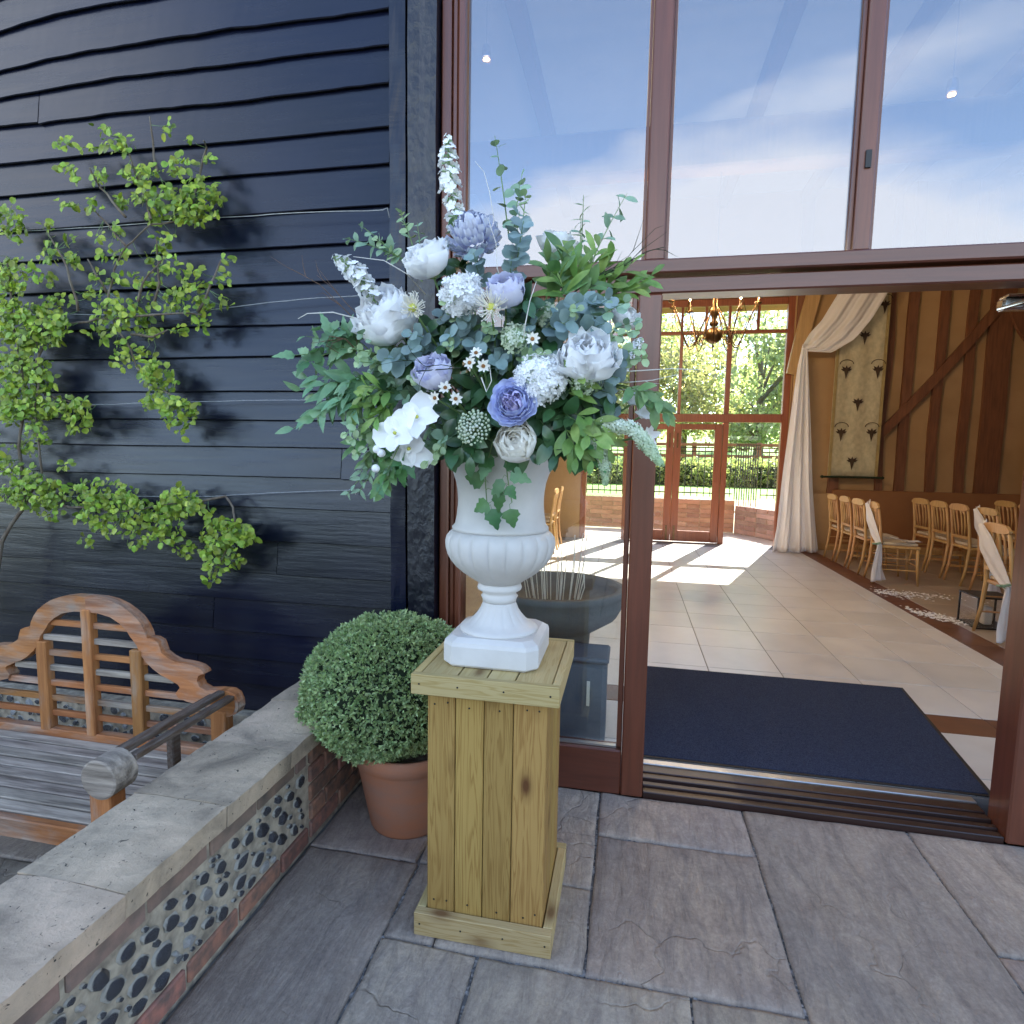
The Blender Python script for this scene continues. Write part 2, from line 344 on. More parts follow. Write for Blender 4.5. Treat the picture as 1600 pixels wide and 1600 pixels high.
M_urn = plain('white_cast_urn', (.66, .635, .605), (.565, .54, .51), 7, .55, .2, fine=45, spec=.35)
M_terra = plain('terracotta', (.46, .185, .095), (.38, .19, .125), 7, .8, .25, (1, 1, 2.5), fine=80)
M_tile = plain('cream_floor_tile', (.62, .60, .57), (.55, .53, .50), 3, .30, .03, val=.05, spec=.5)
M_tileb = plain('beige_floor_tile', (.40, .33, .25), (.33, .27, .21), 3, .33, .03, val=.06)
M_tiler = plain('brown_border_tile', (.16, .065, .033), (.11, .045, .025), 6, .4, .05, val=.08)
M_grout = plain('tile_grout', (.24, .22, .20), None, 9, .9, .2)
M_mat = plain('navy_ribbed_carpet', (.018, .026, .055), (.055, .070, .115), 220, .95, .8, fine=400, spec=.1)
M_matedge = plain('black_rubber_edge', (.012, .012, .014), None, 10, .6, .1)
M_alu = plain('brushed_aluminium', (.55, .55, .55), (.42, .42, .42), 20, .35, .1, (1, 30, 30), metal=.9)
M_plaster = plain('ochre_plaster', (.50, .31, .145), (.43, .26, .115), 2.5, .85, .2, fine=25)
M_stud = plain('oak_stud', (.24, .095, .040), (.155, .06, .026), 3, .6, .3, (12, 12, 1))
M_oak = plain('pale_oak_brace', (.52, .32, .13), (.40, .24, .10), 3, .6, .2, (12, 12, 1))
M_dado = plain('terracotta_painted_dado', (.32, .14, .05), (.26, .11, .04), 2, .8, .12)
M_ceil = plain('white_plaster_ceiling', (.62, .60, .56), (.52, .50, .47), 2, .9, .1)
M_cloth = petalmat('white_voile', (.92, .90, .89), None, .3, .8)
M_chair = plain('limewashed_beech', (.60, .36, .15), (.48, .27, .10), 4, .4, .12, (14, 14, 2), val=.06)
M_pad = plain('cream_seat_pad', (.62, .52, .38), None, 30, .9, .3)
M_steel = plain('polished_steel', (.6, .6, .6), None, 10, .18, .03, metal=1)
M_brass = plain('aged_brass', (.17, .10, .045), (.10, .06, .03), 12, .35, .1, metal=.9)
M_bulb = emitmat('warm_bulb', (1, .72, .36), 14); M_bulb2 = emitmat('warm_spot_bulb', (1, .50, .13), .55)
M_iron = plain('black_iron', (.012, .012, .013), None, 10, .45, .05)
M_wire = plain('galvanised_wire', (.55, .56, .58), None, 30, .35, .05, metal=.5)
M_bark = plain('bark', (.11, .075, .05), (.20, .17, .13), 8, .9, .7, (6, 6, 1.5))
M_twig = plain('brown_twig', (.16, .09, .055), (.09, .05, .03), 20, .8, .3)
M_twigw = plain('whitened_twig', (.72, .68, .62), None, 20, .7, .2)
M_stem = plain('green_stem', (.16, .26, .08), (.10, .17, .06), 20, .6, .1)
M_green = plain('lawn_grass', (.20, .36, .05), (.14, .27, .035), 3, .9, .5, fine=120)
M_field = plain('meadow_grass', (.05, .06, .03), (.03, .038, .02), .3, .95, .3, fine=20)
M_leaf_c = leafmat('climber_leaf', (.36, .46, .06), (.17, .28, .03), .3, .4, .45, .025)
M_leaf_ci = leafmat('climber_leaf_mass', (.36, .46, .06), (.17, .28, .03), .3, .4, .48, .025, island=True)
M_hebe = leafmat('hebe_leaf', (.42, .52, .26), (.23, .34, .14), .2, .45, .40, .02, island=True)
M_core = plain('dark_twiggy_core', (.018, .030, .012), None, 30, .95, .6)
M_euc = leafmat('blue_eucalyptus_leaf', (.25, .345, .345), (.17, .26, .27), .12, .5, .25, .02)
M_eucg = leafmat('grey_green_eucalyptus_leaf', (.30, .44, .31), (.20, .33, .23), .18, .5, .25, .02)
M_eucl = leafmat('pale_eucalyptus_leaf', (.40, .52, .29), (.30, .43, .25), .2, .5, .2, .02)
M_dark = leafmat('dark_glossy_leaf', (.055, .125, .045), (.03, .08, .03), .06, .28, .3, .02, spec=.6)
M_lime = leafmat('fresh_green_leaf', (.28, .41, .12), (.16, .28, .07), .3, .35, .3, .02)
M_mid = leafmat('mid_green_leaf', (.20, .33, .13), (.12, .22, .09), .2, .35, .3, .02)
M_teal = leafmat('teal_green_leaf', (.20, .36, .19), (.12, .25, .13), .2, .35, .22, .02)
M_ivy = leafmat('serrated_vine_leaf', (.085, .22, .075), (.045, .135, .045), .2, .35, .25, .03)
M_white = petalmat('white_petal', (.96, .96, .965), None, .22)
M_cream = petalmat('cream_petal', (.95, .93, .88), (.93, .88, .76), .25)
M_lilac = petalmat('lilac_petal', (.78, .78, .91), (.64, .63, .83), .12)
M_lav = petalmat('lavender_petal', (.74, .79, .96), (.56, .58, .86), .1)
M_lavc = petalmat('mauve_centre_petal', (.66, .62, .90), (.34, .27, .52), .1)
M_greyl = petalmat('grey_lilac_petal', (.68, .71, .83), (.52, .54, .70), .12)
M_yel = plain('yellow_green_centre', (.62, .60, .10), (.45, .48, .10), 60, .7, .4)
M_brown = plain('brown_flower_centre', (.16, .065, .02), (.34, .14, .03), 90, .8, .6)
M_pale = petalmat('pale_green_white_floret', (.78, .82, .72), (.50, .62, .36), .3)

M_hedge_f = leafmat('dark_hedge_leaf', (.05, .075, .03), (.03, .05, .02), .1, .6, .4, .03, True)
# ================================================================ GROUND AND PATIO
g = MB()
g.add([(-400, -400, -.30), (400, -400, -.30), (400, 1.0, -.30), (-400, 1.0, -.30)], [(0, 1, 2, 3)])
g.add([(-400, 1.0, -.30), (400, 1.0, -.30), (400, 11, -.30), (-400, 11, -.30)], [(0, 1, 2, 3)])
struct(g.build('ground', M_field))
pav = MB().box(-1.36, 9, -7, 2.43, -.29, -.014).build('patio', M_mortar); struct(pav)
def flagstone(x0, x1, y0, y1, parent, seed, z=0.0, th=.028, name='flagstone', mat=None, amp=.004):
    """one riven slab with a slightly wandering edge"""
    r = random.Random(seed); nx = max(5, int((x1-x0)/.045)+2); ny = max(5, int((y1-y0)/.045)+2); gp = .0045
    x0 += gp; x1 -= gp; y0 += gp; y1 -= gp; v = []; f = []
    def P(i, j):
        E_ = .010; tx = 0 if i == 0 else 1 if i == nx else (E_ if i == 1 else (x1-x0-E_ if i == nx-1 else (x1-x0)*(i-1)/(nx-2)))/(x1-x0)
        ty = 0 if j == 0 else 1 if j == ny else (E_ if j == 1 else (y1-y0-E_ if j == ny-1 else (y1-y0)*(j-1)/(ny-2)))/(y1-y0)
        x = x0+(x1-x0)*tx; y = y0+(y1-y0)*ty; e = (i in (0, nx)) or (j in (0, ny))
        nzv = noise.noise(Vector((x*1.7+seed, y*1.7, seed*.37)))
        zz = z + amp*nzv + amp*.9*noise.noise(Vector((x*7, y*7, seed)))
        if e:
            k = .006*noise.noise(Vector((x*14+seed, y*14, 3.3))); x += k; y += k; zz -= .0035
        return (x, y, zz)
    for j in range(ny+1):
        for i in range(nx+1): v.append(P(i, j))
    W = nx+1
    f = [(j*W+i, j*W+i+1, (j+1)*W+i+1, (j+1)*W+i) for j in range(ny) for i in range(nx)]
    ring = [i for i in range(nx+1)]+[j*W+nx for j in range(1, ny+1)]+[ny*W+i for i in range(nx-1, -1, -1)]+[j*W for j in range(ny-1, 0, -1)]
    k = len(v); v += [(v[i][0], v[i][1], z-th) for i in ring]; n = len(ring)
    f += [(ring[i], k+i, k+(i+1) % n, ring[(i+1) % n]) for i in range(n)]
    MB().add(v, f).build(name, mat or M_flag, parent, smooth=True)
FL = [(-1.11, -.69, 1.84, 2.43), (-1.11, -.68, .95, 1.84), (-1.11, -.68, .3, .95), (-.69, -.073, 1.84, 2.43), (-.68, -.52, 1.515, 1.84), (-.52, -.073, 1.515, 1.84),
      (-.073, .509, 2.135, 2.43), (-.073, .509, 1.512, 2.135), (.509, 1.12, 1.25, 2.43), (1.12, 1.75, 1.845, 2.43), (1.12, 1.75, 1.25, 1.845),
      (-.68, -.38, 1.0, 1.515), (-.38, .215, 1.0, 1.512), (.215, .509, 1.0, 1.512), (1.75, 2.4, 1.5, 2.43), (1.75, 2.4, .6, 1.5), (.509, 1.12, .6, 1.25), (1.12, 1.75, .6, 1.25), (-.68, .0, .4, 1.0), (0, .509, .4, 1.0)]
for i, q in enumerate(FL): flagstone(*q, pav, 11+i*3)
yy = .3; k = 90
while yy > -4:
    h = random.choice((.45, .6, .6)); xx = -1.11
    while xx < 4.5:
        w = random.choice((.45, .6, .75)); flagstone(xx, min(xx+w, 4.6), yy-h, yy, pav, k) if yy-h < .2 else None; xx += w; k += 1
    yy -= h
# crumbs of pale mortar along the joints
g = MB()
def crumbs(x0, y0, x1, y1, n):
    for i in range(n):
        t = rnd(); s = U(.0012, .0038); x = x0+(x1-x0)*t+U(-.005, .005); y = y0+(y1-y0)*t+U(-.005, .005)
        g.box(x-s*U(.6, 2.4), x+s*U(.6, 2.4), y-s*U(.6, 2.4), y+s*U(.6, 2.4), -.014, -.012+s*.9)
for a in ((-.073, 1.512, -.073, 2.43), (.509, 1.0, .509, 2.43), (1.12, 1.25, 1.12, 2.43), (-.68, .9, -.68, 1.84), (-1.1, 1.84, -.1, 1.84), (-.68, 1.512, 1.1, 1.512), (-.073, 2.135, .509, 2.135), (-.38, 1, -.38, 1.5), (.215, 1, .215, 1.5), (1.12, 1.845, 1.75, 1.845), (-1.1, .8, -1.1, 2.3)):
    crumbs(*a, int(110*math.hypot(a[2]-a[0], a[3]-a[1])))
g.build('joint_gravel', M_grit, pav, stuff=True)
# lower terrace behind the low wall
ter = MB().box(-7, -1.37, -6, 2.5, -.29, -.245).build('lower_terrace', M_mortar); struct(ter)
k = 300
for i in range(9):
    for j in range(7):
        flagstone(-7+i*.62, -7+(i+1)*.62, 2.38-(j+1)*.6, 2.38-j*.6, ter, k, z=-.22, mat=M_flag) if -7+(i+1)*.62 < -1.37 else None; k += 1

# ================================================================ LOW FLINT WALL
lw = thing('low_wall', 'low brick and flint wall topped with worn pale coping stones beside the bench', 'wall')
XF = -1.12
boxpart('mortar_core', M_wallmortar, lw, -1.36, XF, -1.5, 2.395, -.28, .372, ch=0)
ys = [-1.5, -.9, -.35, .05, .38, .72, 1.04, 1.38, 1.70, 2.05, 2.40]
for i in range(len(ys)-1):
    b0 = MB(); ny = 10; nx = 4; y0, y1 = ys[i]+.0018, ys[i+1]-.0018; x0, x1 = -1.395+U(-.008, .006), -1.088+U(-.003, .003); zt = .44+U(-.0015, .0015)
    v = []; f = []
    for j in range(ny+1):
        for ii in range(nx+1):
            x = x0+(x1-x0)*ii/nx; y = y0+(y1-y0)*j/ny; e = ii in (0, nx)
            dz = .004*noise.noise(Vector((x*12, y*12, i))) - (.003+.008*abs(noise.noise(Vector((y*16, i, 0)))) if e else 0)
            if e: x += .004*noise.noise(Vector((y*14, i*3.1, x)))
            v.append((x, y, zt+dz))
    W = nx+1; f = [(j*W+ii, j*W+ii+1, (j+1)*W+ii+1, (j+1)*W+ii) for j in range(ny) for ii in range(nx)]
    ring = [q for q in range(W)]+[j*W+nx for j in range(1, ny+1)]+[ny*W+q for q in range(nx-1, -1, -1)]+[j*W for j in range(ny-1, 0, -1)]
    kk = len(v); v += [(v[q][0]+(.006 if v[q][0] < -1.2 else -.004), v[q][1], .372) for q in ring]; n_ = len(ring)
    f += [(ring[q], kk+q, kk+(q+1) % n_, ring[(q+1) % n_]) for q in range(n_)]+[tuple(range(kk+n_-1, kk-1, -1))]
    b0.add(v, f).build('coping_stone', M_cope, lw, smooth=False)
for row, (z0, z1, mt, pr) in enumerate(((.305, .366, M_brick_old, .008), (.008, .072, M_brick, .010))):
    y = -.6-row*.1
    while y < 1.84:
        y1 = min(y+.215, 1.84); p = XF+pr+U(-.003, .004)
        MB().box(XF-.05, p, y+.006, y1-.006, z0+U(0, .004), z1-U(0, .004), ch=.005).build('brick', mt, lw); y = y1
for c in range(5):
    z0 = .008+c*.0725; y = 1.85 if c % 2 else 1.85-.0
    first = .11 if c % 2 else .215
    while y < 2.38:
        y1 = min(y+first, 2.385); first = .215; p = XF+.012+U(-.003, .004)
        MB().box(XF-.05, p, y+.005, y1-.005, z0+.004, z0+.066, ch=.005).build('brick', M_brick, lw); y = y1
fm = []
for s in range(10):
    bm = bmesh.new()
    for k in range(44):
        q = Vector((random.gauss(0, 1), random.gauss(0, 1), random.gauss(0, 1))).normalized(); bm.verts.new(q*(1+.2*noise.noise(q*1.5+Vector((s*9, 0, 0)))))
    hull = bmesh.ops.convex_hull(bm, input=bm.verts)
    for v in bm.verts:
        if v.co.x > .5: v.co.x = .5+(v.co.x-.5)*.25      # knapped flat face
    me = bpy.data.meshes.new('flint'); bm.to_mesh(me); bm.free(); me.materials.append(M_flint); me.polygons.foreach_set('use_smooth', [False]*len(me.polygons)); fm.append(me)
pts = []
tries = 0
while tries < 16000 and len(pts) < 190:
    tries += 1; y = U(-.4, 1.80); z = U(.095, .285); a = U(.027, .043); bsz = a*U(.62, .92)
    if all(((y-q[0])/(1.03*(a+q[2])))**2+((z-q[1])/(1.0*(bsz+q[3])))**2 > .98 for q in pts) and z-bsz*.9 > .078 and z+bsz*.9 < .30: pts.append((y, z, a, bsz))
for phase in range(9000):
    if len(pts) > 190: break
    y = U(-.1, 1.81); z = U(.09, .295); a = U(.009, .017); bsz = a*U(.6, .9)
    if all(((y-q[0])/(1.0*(a+q[2])))**2+((z-q[1])/(.96*(bsz+q[3])))**2 > 1 for q in pts) and z-bsz > .078 and z+bsz < .303: pts.append((y, z, a, bsz))
for (y, z, a, bsz) in pts:
    mw = Matrix.Translation((XF-.002, y, z)) @ Matrix.Rotation(U(-.7, .2), 4, 'X') @ Matrix.Diagonal((.022, a*.90, bsz*.90, 1))
    put('flint', random.choice(fm), None, lw, mw=mw)
# ================================================================ BLACK WEATHERBOARDED BARN WALL
bw = thing('weatherboard_wall', 'barn wall of overlapping black painted boards with uneven waney edges', 'wall')
MB().box(-7, -1.0, 2.44, 2.56, -.28, 5.8).build('wall_core', M_core, bw)
zs = [.10, .20, .325, .455, .59, .733, .880, 1.026, 1.179, 1.330, 1.459, 1.593, 1.723, 1.867, 2.016, 2.189, 2.339, 2.495, 2.654, 2.806, 2.976, 3.114, 3.263, 3.44, 3.62, 3.80, 3.98, 4.16, 4.34, 4.52, 4.70, 4.88, 5.06, 5.24, 5.42, 5.62, 5.8]
def board(x0, x1, zb, zt, seed, wob):
    nx = max(6, int((x1-x0)/.06)); v = []; tilt = .006*math.sin(seed*2.3)
    for i in range(nx+1):
        x = x0+(x1-x0)*i/nx
        w = wob*(noise.noise(Vector((x*1.3+seed*7, seed, 0)))*1.3+.35*noise.noise(Vector((x*7, seed*5, 0)))+.16*noise.noise(Vector((x*26, seed*5, 9))))
        if zb > 3.0: w -= .26*max(0, -2.35-x)**1.7*(zb-2.95)
        b_ = zb+w+tilt; yo = .0035*noise.noise(Vector((x*1.1, seed*3, 4)))
        v += [(x, 2.413+yo, b_), (x, 2.434+yo*.3, zt+.03), (x, 2.4395, zt+.03), (x, 2.4395, b_+.002), (x, 2.4155+yo, b_-.003)]
    f = []
    for i in range(nx):
        for k in range(5): a = i*5+k; b2 = i*5+(k+1) % 5; f.append((a, b2, b2+5, a+5))
    f += [tuple(range(5)), tuple(range(nx*5, nx*5+5))[::-1]]
    return MB().add(v, f)
joints = {2: -2.05, 4: -1.95, 6: -1.6, 9: -1.27, 12: -2.9, 7: -2.6, 15: -3.3, 20: -2.8}
for i in range(len(zs)-1):
    wob = .0035 if zs[i] < 2.7 else (.008 if zs[i] < 2.9 else .013)
    cuts = [-7, joints.get(i, -4.2-.3*(i % 3)), -1.028+U(-.004, .003)]
    for k in range(2):
        board(cuts[k]+.002, cuts[k+1]-.002, zs[i]+U(-.004, .004)*k, zs[i+1], i*1.7+k*3.1, wob).build('board', M_board, bw, fix=True)
fp = thing('flint_plinth_wall', 'rough flint plinth wall at the foot of the black barn wall behind the bench', 'wall')
boxpart('mortar_core', M_wallmortar, fp, -6.5, -1.40, 2.36, 2.43, -.25, .19, ch=.004)
pts = []
for t in range(5000):
    x = U(-3.6, -1.42); z = U(-.2, .165); a = U(.016, .034); bz = a*U(.6, .9)
    if all(((x-q[0])/(.97*(a+q[2])))**2+((z-q[1])/(.97*(bz+q[3])))**2 > 1 for q in pts): pts.append((x, z, a, bz))
    if len(pts) > 210: break
for (x, z, a, bz) in pts:
    mw = Matrix.Translation((x, 2.361, z)) @ Matrix.Rotation(-PI/2, 4, 'Z') @ Matrix.Rotation(U(-.5, .5), 4, 'X') @ Matrix.Diagonal((.016, a, bz, 1))
    put('flint', random.choice(fm), None, fp, mw=mw)
def rough_post(name, label, x0, x1, y0, y1, z0, z1, amp, mat):
    t = thing(name, label, 'post'); nz = int((z1-z0)/.06); v = []; f = []; nx = 5
    for j in range(nz+1):
        z = z0+(z1-z0)*j/nz
        for (x, y) in [(x0, y1)]+[(x0+(x1-x0)*k/nx, y0) for k in range(nx+1)]+[(x1, y1)]:
            dx = amp*noise.noise(Vector((x*3, y*9, z*2.2))); v.append((x+dx*.6, y+amp*noise.noise(Vector((x*22, 3, z*6))) if y == y0 else y, z))
    W = nx+3; f = [(j*W+k, j*W+k+1, (j+1)*W+k+1, (j+1)*W+k) for j in range(nz) for k in range(W-1)]
    MB().add(v, f).build('timber', mat, t, smooth=False); return t
rough_post('corner_trim', 'narrow black painted corner strip between the black boards and the tarred post', -1.020, -.950, 2.385, 2.47, -.014, 5.8, .006, M_board)
rough_post('timber_post', 'thick crackled tarred black timber post beside the glazed frontage', -.932, -.812, 2.365, 2.47, -.014, 5.8, .007, M_tar)
MB().box(-1.0, -.80, 2.475, 2.6, -.014, 5.8).build('backing_timber', M_tar, bw)

# ================================================================ GLAZED FRONTAGE
Y0 = 2.442
fr = thing('glazed_frontage', 'tall barn frontage of brown framed window panes reflecting clouds above an open doorway', 'window frontage')
def fbar(name, x0, x1, z0, z1, y0=Y0-.012, y1=Y0+.07, mat=None, ch=.006): return boxpart(name, mat or (M_frame if (z1-z0) > (x1-x0) else M_frameh), fr, x0, x1, y0, y1, z0, z1, ch=ch)
fbar('side_frame', -.806, -.765, 0, 5.4, Y0-.03); fbar('side_frame', -.763, -.738, 0, 5.4, Y0-.016); fbar('side_frame', -.736, -.708, 0, 5.4, Y0-.03)
ZT = 2.158; ZU = 2.212
MX = [(.030, .105), (.775, .832), (1.52, 1.60), (2.28, 2.34), (3.02, 3.10)]
for a, b in MX:
    fbar('mullion', a, b, ZU+.002, 5.4, Y0-.022)
    MB().box(a-.012, a-.002, Y0+.0, Y0+.05, ZU+.002, 5.4).build('glazing_bead', M_frame, fr); MB().box(b+.002, b+.012, Y0+.0, Y0+.05, ZU+.002, 5.4).build('glazing_bead', M_frame, fr)
fbar('transom', -.706, 4.2, ZT, ZU, Y0-.045, Y0+.08)
fbar('door_header', -.706, 4.2, 2.088, 2.150, Y0-.02, Y0+.09)
fbar('top_rail', -.706, 4.2, 5.4, 5.6, Y0-.03)
xs = [-.706]+[x for p in MX for x in p]+[4.2]
for i in range(0, len(xs)-1, 2):
    p = boxpart('window_pane', M_glass, fr, xs[i]+(.014 if i else .002), xs[i+1]-.014, Y0+.02, Y0+.026, ZU+.004, 5.398, ch=0)
fbar('stile', -.012, .010, .204, 2.086, Y0-.002, Y0+.05, ch=.004)
fbar('stile', .012, .104, .0, 2.086, Y0-.026, Y0+.075)
fbar('bottom_rail', -.706, .010, .0, .198, Y0-.024, Y0+.06)
boxpart('sill_strip', M_alu, fr, -.70, -.014, Y0-.004, Y0+.018, .2, .208, ch=0)
boxpart('sidelight_pane', M_glass_s, fr, -.706, -.013, Y0+.02, Y0+.026, .21, 2.086, ch=0)
fbar('door_jamb', 1.462, 1.56, .0, 2.086, Y0-.02, Y0+.11); fbar('stile', 1.563, 1.66, .0, 2.086, Y0-.02, Y0+.07)
boxpart('sidelight_pane', M_glass_s, fr, 1.662, 3.5, Y0+.02, Y0+.026, .2, 2.086, ch=0); fbar('bottom_rail', 1.662, 4.2, 0, .198, Y0-.024)
fbar('stile', 3.5, 4.2, .2, 2.086)
fbar('bolt_plate', .793, .812, 2.50, 2.56, Y0-.03, Y0-.022, M_iron, 0)
st = thing('door_threshold', 'dark grooved wooden threshold with metal strip below the blue entrance mat', 'threshold')
for i, (y0, y1, z1, mt) in enumerate(((2.43, 2.468, .022, M_sill), (2.47, 2.50, .032, M_sill), (2.502, 2.512, .024, M_alu), (2.514, 2.553, .040, M_sill), (2.555, 2.612, .046, M_sill), (2.614, 2.655, .052, M_alu))):
    boxpart('threshold_strip', mt, st, .106, 1.46, y0, y1, -.012, z1, ch=.003)
w = thing('front_gable_wall', 'black wall above and to the right of the glazed frontage', 'wall')
MB().box(4.21, 8.1, 2.44, 2.6, -.2, 5.8).build('wall_panel', M_board, w); MB().box(-.80, 4.2, 2.45, 2.6, 5.61, 6.4).build('wall_panel', M_board, w); MB().box(-7, -.81, 2.44, 2.6, 5.81, 6.4).build('wall_panel', M_board, w)

# ================================================================ INTERIOR SHELL
ZF = .05
fl = MB().box(-3.3, 8.0, 2.66, 9.98, -.1, ZF-.004).build('interior_floor', M_grout); struct(fl)
tb = MB().box(-.229, .229, -.229, .229, -.012, 0, ch=.0012).mesh('tile'); tb.materials.append(M_tile)
def tile(x0, x1, y0, y1, mt, name='tile'):
    MB().box(x0+.0028, x1-.0028, y0+.0028, y1-.0028, ZF-.012, ZF, ch=.001).build(name, mt, fl)
XB0, XB1 = 2.585, 2.835
for i in range(-7, 6):
    for j in range(-2, 13):
        x0 = .10+i*.4625+.0; x1 = x0+.4625; y0 = 3.517+j*.462; y1 = y0+.462
        x1 = min(x1, XB0); 
        if x1-x0 < .05: continue
        if j < 0:
            y0 = 3.287+(j+1)*.462-.462+0; y1 = y0+.462
        if y0 < 2.67: y0 = 2.672
        if y1 > 9.9: y1 = 9.9
        if x0 >= -3.3 and y1-y0 > .05: tile(x0, x1, y0, y1, M_tile)
    tile(.10+i*.4625, min(.10+(i+1)*.4625, XB0), 3.287, 3.517, M_tiler, 'border_tile')
y = 2.672
while y < 9.9:
    y1 = min(y+.46, 9.9); tile(XB0, XB1, y, y1, M_tiler, 'border_tile'); y = y1
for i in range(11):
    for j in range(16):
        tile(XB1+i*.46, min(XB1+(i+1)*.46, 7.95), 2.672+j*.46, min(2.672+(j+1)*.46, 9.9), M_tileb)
bk = thing('back_wall', 'ochre plastered back wall with dark timber studs and a long diagonal brace', 'wall')
XW0, XW1 = -.80, 2.42            # far glazing
MB().box(XW1+.002, 8.1, 9.92, 10.12, -.2, 5.6).build('plaster', M_plaster, bk)
MB().box(-3.4, XW0-.002, 9.92, 10.12, -.2, 5.6).build('plaster', M_plaster, bk)
MB().box(XW0, XW1, 9.93, 10.11, 3.96, 5.6).build('plaster', M_plaster, bk)
boxpart('dado', M_dado, bk, 3.11, 7.9, 9.80, 9.918, ZF, .99, ch=.01)
boxpart('dado', M_plaster, bk, 2.64, 3.10, 9.84, 9.918, ZF, .93, ch=.01)
boxpart('skirting', M_oak, bk, 2.64, 7.9, 9.775, 9.798, ZF, ZF+.10, ch=.003)
studs = [(2.44, 2.60), (3.05, 3.20), (3.98, 4.11), (4.40, 4.52), (4.78, 4.90), (5.06, 5.36), (3.70, 3.80), (5.9, 6.02), (6.4, 6.52)]
for a, b in studs:
    z0 = .99 if a > 3.1 else ZF
    g = MB(); n_ = 10; v = []
    wv = .035*(1 if b-a < .2 else .4)
    for k in range(n_+1):
        z = z0+(5.5-z0)*k/n_; dx = wv*noise.noise(Vector((a*3, z*.8, 0)))
        v += [(a+dx, 9.918, z), (a+dx, 9.865, z), (b+dx, 9.865, z), (b+dx, 9.918, z)]
    f = [(k*4+q, k*4+(q+1) % 4, k*4+4+(q+1) % 4, k*4+4+q) for k in range(n_) for q in range(4)]+[(0, 1, 2, 3)]
    g.add(v, f).build('stud', M_stud, bk)
def beam(parent, name, p0, p1, w, d, mt, bow=0):
    p0 = Vector(p0); p1 = Vector(p1); t = (p1-p0).normalized(); s = Vector((t.z, 0, -t.x)) if abs(t.y) < .9 else Vector((1, 0, 0)); s.normalize(); q = t.cross(s); v = []
    for k in range(9):
        c = p0.lerp(p1, k/8)+s*bow*math.sin(PI*k/8)
        v += [c-s*w/2-q*d/2, c+s*w/2-q*d/2, c+s*w/2+q*d/2, c-s*w/2+q*d/2]
    f = [(k*4+r, k*4+(r+1) % 4, k*4+4+(r+1) % 4, k*4+4+r) for k in range(8) for r in range(4)]+[(0, 1, 2, 3), (32, 33, 34, 35)]
    return MB().add(v, f).build(name, mt, parent)
beam(bk, 'brace', (3.45, 9.845, 1.55), (5.16, 9.845, 3.72), .13, .05, M_stud, .05)
beam(bk, 'brace', (5.30, 9.84, 3.75), (6.0, 9.84, 2.9), .16, .06, M_stud, .12)
beam(bk, 'pale_brace', (2.42, 9.80, 2.75), (2.72, 9.80, 4.3), .20, .08, M_oak, -.02)
boxpart('pale_post', M_oak, bk, 2.44, 2.56, 9.80, 9.86, ZF, 2.75, ch=.008)
sw = thing('side_wall', 'plain ochre side walls inside the barn', 'wall')
MB().box(8.0, 8.2, 2.6, 10.1, -.2, 5.6).build('wall_panel', M_plaster, sw); MB().box(-3.5, -3.3, 2.6, 10.1, -.2, 5.6).build('wall_panel', M_plaster, sw)
MB().box(-3.29, -.99, 2.57, 2.66, -.2, 5.6).build('wall_panel', M_plaster, sw)
rf = thing('barn_roof', 'pale plastered barn ceiling with brown beams under the roof', 'roof')
MB().box(-7.2, 8.3, 2.2, 10.75, 6.42, 6.7).build('roof_slab', M_board, rf)
MB().box(-3.3, 8.0, 2.61, 9.92, 5.5, 5.58).build('ceiling', M_ceil, rf)
MB().box(-7.2, 8.3, 2.6, 10.12, 5.6, 6.41).build('roof_void', M_core, rf)
boxpart('tie_beam', M_stud, rf, -3.3, 8.0, 5.88, 6.12, 4.12, 4.52, ch=.02)
for x in (-2.4, -1.2, 1.2, 2.4, 3.6, 4.8, 6.0):
    boxpart('rafter', M_stud, rf, x, x+.14, 2.62, 9.9, 5.30, 5.499, ch=.01)
MB().box(-1.6, 3.2, 10.13, 10.95, 3.98, 4.06).build('sun_clip_eave', M_stud, rf)  # unseen overhang added to clip the sun patch on the floor

# ================================================================ FAR WINDOW WALL
fw = thing('garden_window_wall', 'reddish brown framed far window wall with garden doors at the end of the barn', 'window frontage')
YA, YB = 9.94, 10.02
def wb(name, x0, x1, z0, z1, y0=YA, y1=YB, ch=.004): return boxpart(name, M_frame2, fw, x0, x1, y0, y1, z0, z1, ch=ch)
wb('side_frame', 2.325, 2.42, ZF-.05, 3.95, YA-.03); wb('side_frame', -.80, -.71, ZF-.05, 3.95, YA-.03)
ver = [-.05, .73, 1.455]
wb('top_rail', -.708, 2.323, 3.84, 3.95); wb('transom', -.708, 2.323, 2.02, 2.15, YA-.03); wb('glazing_bar', -.708, 2.323, 3.41, 3.465, YA+.005)
for x in ver: wb('mullion', x, x+.075 if x > 1.4 else x+.05, 2.152, 3.408, YA-.01)
for x in (-.42, -.05, .36, .73, 1.10, 1.455, 1.885): wb('glazing_bar', x, x+.04, 3.467, 3.838, YA+.005)
wb('door_post', 1.455, 1.54, .0, 2.018, YA-.02)
wb('door_post', -.10, -.02, .0, 2.018, YA-.02)
